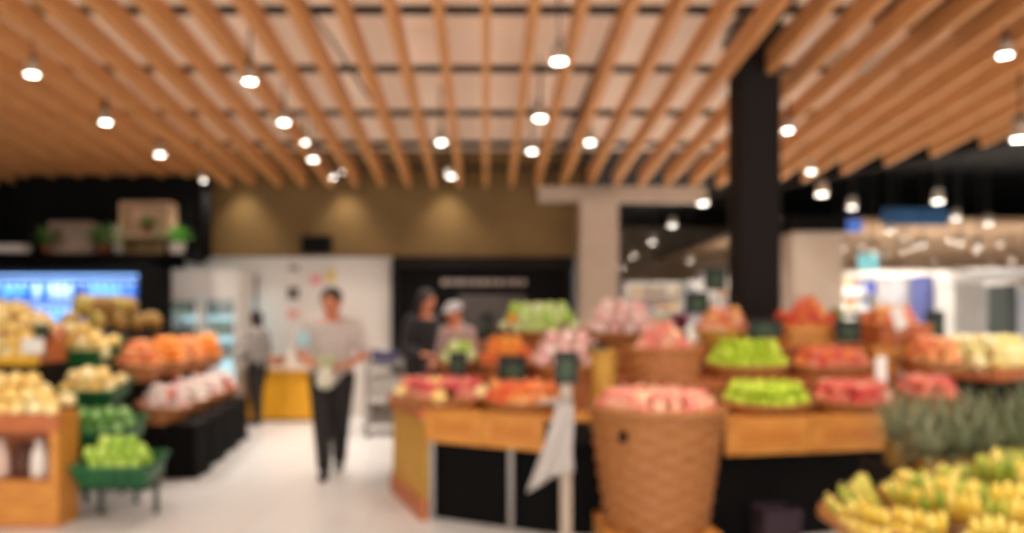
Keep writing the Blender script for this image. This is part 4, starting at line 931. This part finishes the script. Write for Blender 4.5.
# ------------------------------------------------------------------ hall behind, right
t = thing('panel_column', 'beige square panel column with a dark cap behind the black post', 'column', (3.86, 9.0, 0))
MB().box((0, 0, 1.2), (0.58, 0.4, 2.4)).build('shaft', BEIGE, t, bev=0.008); MB().box((0, 0, 2.49), (0.64, 0.46, 0.18)).build('cap', BLACK, t, bev=0.008); MB().box((0, 0, .05), (0.62, 0.44, 0.10)).build('plinth', CHAR, t)
GW = mat('gondola_white', (226, 220, 212), .5); GB = mat('gondola_blue', (70, 84, 160), .5)
PKS = [mat('goods_%d' % i, c_, .5) for i, c_ in enumerate(((226, 214, 200), (200, 170, 140), (170, 180, 196), (230, 224, 214), (206, 150, 110), (120, 130, 160), (232, 206, 150), (180, 120, 110)))]
def gondola(X, Y, rz, w_, h_, label, glabel, sign=None, shelves=5, m=GW):
    t = thing('shelf_unit', label, 'shelf unit', (X, Y, 0), rz, 'shelf units of the far hall')
    MB().box((0, 0.2, h_ / 2), (w_, 0.04, h_)).build('back_panel', m, t)
    for s in (-1, 1): MB().box((s * (w_ / 2 - .02), 0, h_ / 2), (0.04, 0.44, h_)).build('end_panel', m, t)
    g = MB()
    for k in range(shelves):
        z = 0.12 + (h_ - .35) * k / (shelves - 1) if shelves > 1 else .12
        MB().box((0, 0, z), (w_ - .08, 0.42, 0.03)).build('shelf', m, t)
        x = -w_ / 2 + .08; gap = (h_ - .35) / (shelves - 1)
        while x < w_ / 2 - .16:
            ww = random.uniform(.08, .2); hh = min(gap - .06, random.uniform(.14, .3)); g.box((x + ww / 2, -.02, z + .016 + hh / 2), (ww - .008, .3, hh), mi=random.randrange(8)); x += ww
    MB().box((0, -.02, h_ + .06), (w_, .46, .14)).build('header', m if not sign else sign, t, bev=.006)
    o = g.build('packaged_goods', PKS, None, place((X, Y, 0), rz)); tag(o, glabel, 'goods', None, 'stuff')
gondola(6.3, 12.3, R(-6), 1.35, 1.75, 'white shelf unit under the blue sign in the far hall', 'mixed packaged goods on the shelf unit under the blue sign')
gondola(8.0, 12.0, R(-10), 1.0, 2.0, 'tall white shelf unit right of the blue panel', 'mixed packaged goods on the tall white unit')
gondola(9.4, 13.4, R(-14), 1.5, 2.1, 'tall white shelf unit at the right picture edge', 'mixed packaged goods on the rightmost unit')
gondola(5.2, 15.5, 0, 2.2, 2.0, 'long shelf unit beyond the beige panel column', 'mixed packaged goods beyond the beige panel')
gondola(9.0, 17.5, R(-6), 3.0, 2.3, 'long pale shelf unit in the middle of the hall', 'mixed packaged goods in the middle of the hall')
gondola(5.0, 20.5, 0, 2.6, 2.2, 'far shelf unit left of the black post', 'mixed packaged goods on the far left unit')
gondola(12.5, 20, R(-10), 4.0, 2.5, 'farthest long shelf unit at the right', 'mixed packaged goods on the farthest unit')
gondola(8.0, 22.5, 0, 3.4, 2.6, 'shelf unit before the far wall', 'mixed packaged goods before the far wall')
def panel(px, py, Y, w_, h_, rgb, label, name='hanging_sign', em=0.0, cables=True):
    p = P(px, py, Y); t = thing(name, label, 'sign', p)
    MB().box((0, 0, 0), (w_, .04, h_)).build('board', mat('pn_%d_%d' % (px, py), rgb, .5, emit=(rgb, em) if em else None), t, bev=.004)
    if cables:
        for s in (-1, 1): MB().tube([(s * w_ * .4, 0, h_ / 2), (s * w_ * .4, 0, 4.4 - p.z)], .006, 5).build('cable', RAIL, t)
def standing(px, py0, py1, Y, w_, rgb, label, name='display_cabinet'):
    p = P(px, py0, Y); t = thing(name, label, 'cabinet', (p.x, Y, 0)); m_ = mat('cab_%d' % px, rgb, .5, tuple(int(v * .93) for v in rgb), 3)
    MB().box((0, 0, p.z / 2), (w_, .4, p.z)).build('body', m_, t, bev=.01); MB().box((0, -.21, p.z * .62), (w_ * .86, .02, p.z * .6)).build('front_panel', m_, t, bev=.006); MB().box((0, 0, p.z + .02), (w_ + .04, .44, .04)).build('top', GW, t)
panel(847, 226, 13.0, .5, .22, (60, 100, 180), 'small blue hanging sign right of the beige panel', em=.4)
panel(915, 217, 15.0, 1.3, .34, (24, 70, 110), 'long dim blue hanging sign under the black ceiling', em=.05)
panel(884, 288, 11.9, .55, .20, (72, 84, 168), 'blue notice board low on the far white shelf unit', cables=True)
standing(922, 276, 330, 11.1, .12, (84, 90, 140), 'narrow blue upright panel among the white cabinets', 'partition_board')
standing(896, 278, 330, 11.6, .42, (186, 180, 178), 'grey cabinet left of the narrow blue panel')
standing(972, 283, 330, 10.6, .75, (206, 200, 192), 'wide pale cabinet behind the pomelos')
standing(944, 280, 330, 11.6, .30, (224, 216, 204), 'bright narrow cabinet left of the wide pale one')
standing(1002, 285, 330, 9.9, .12, (66, 70, 66), 'dark slim panel right of the wide pale cabinet', 'partition_board')
standing(1016, 290, 330, 10.4, .40, (200, 200, 206), 'white cabinet at the right picture edge')
panel(868, 262, 13.5, .35, .3, (120, 190, 195), 'small turquoise sign among the far shelves', em=.35)
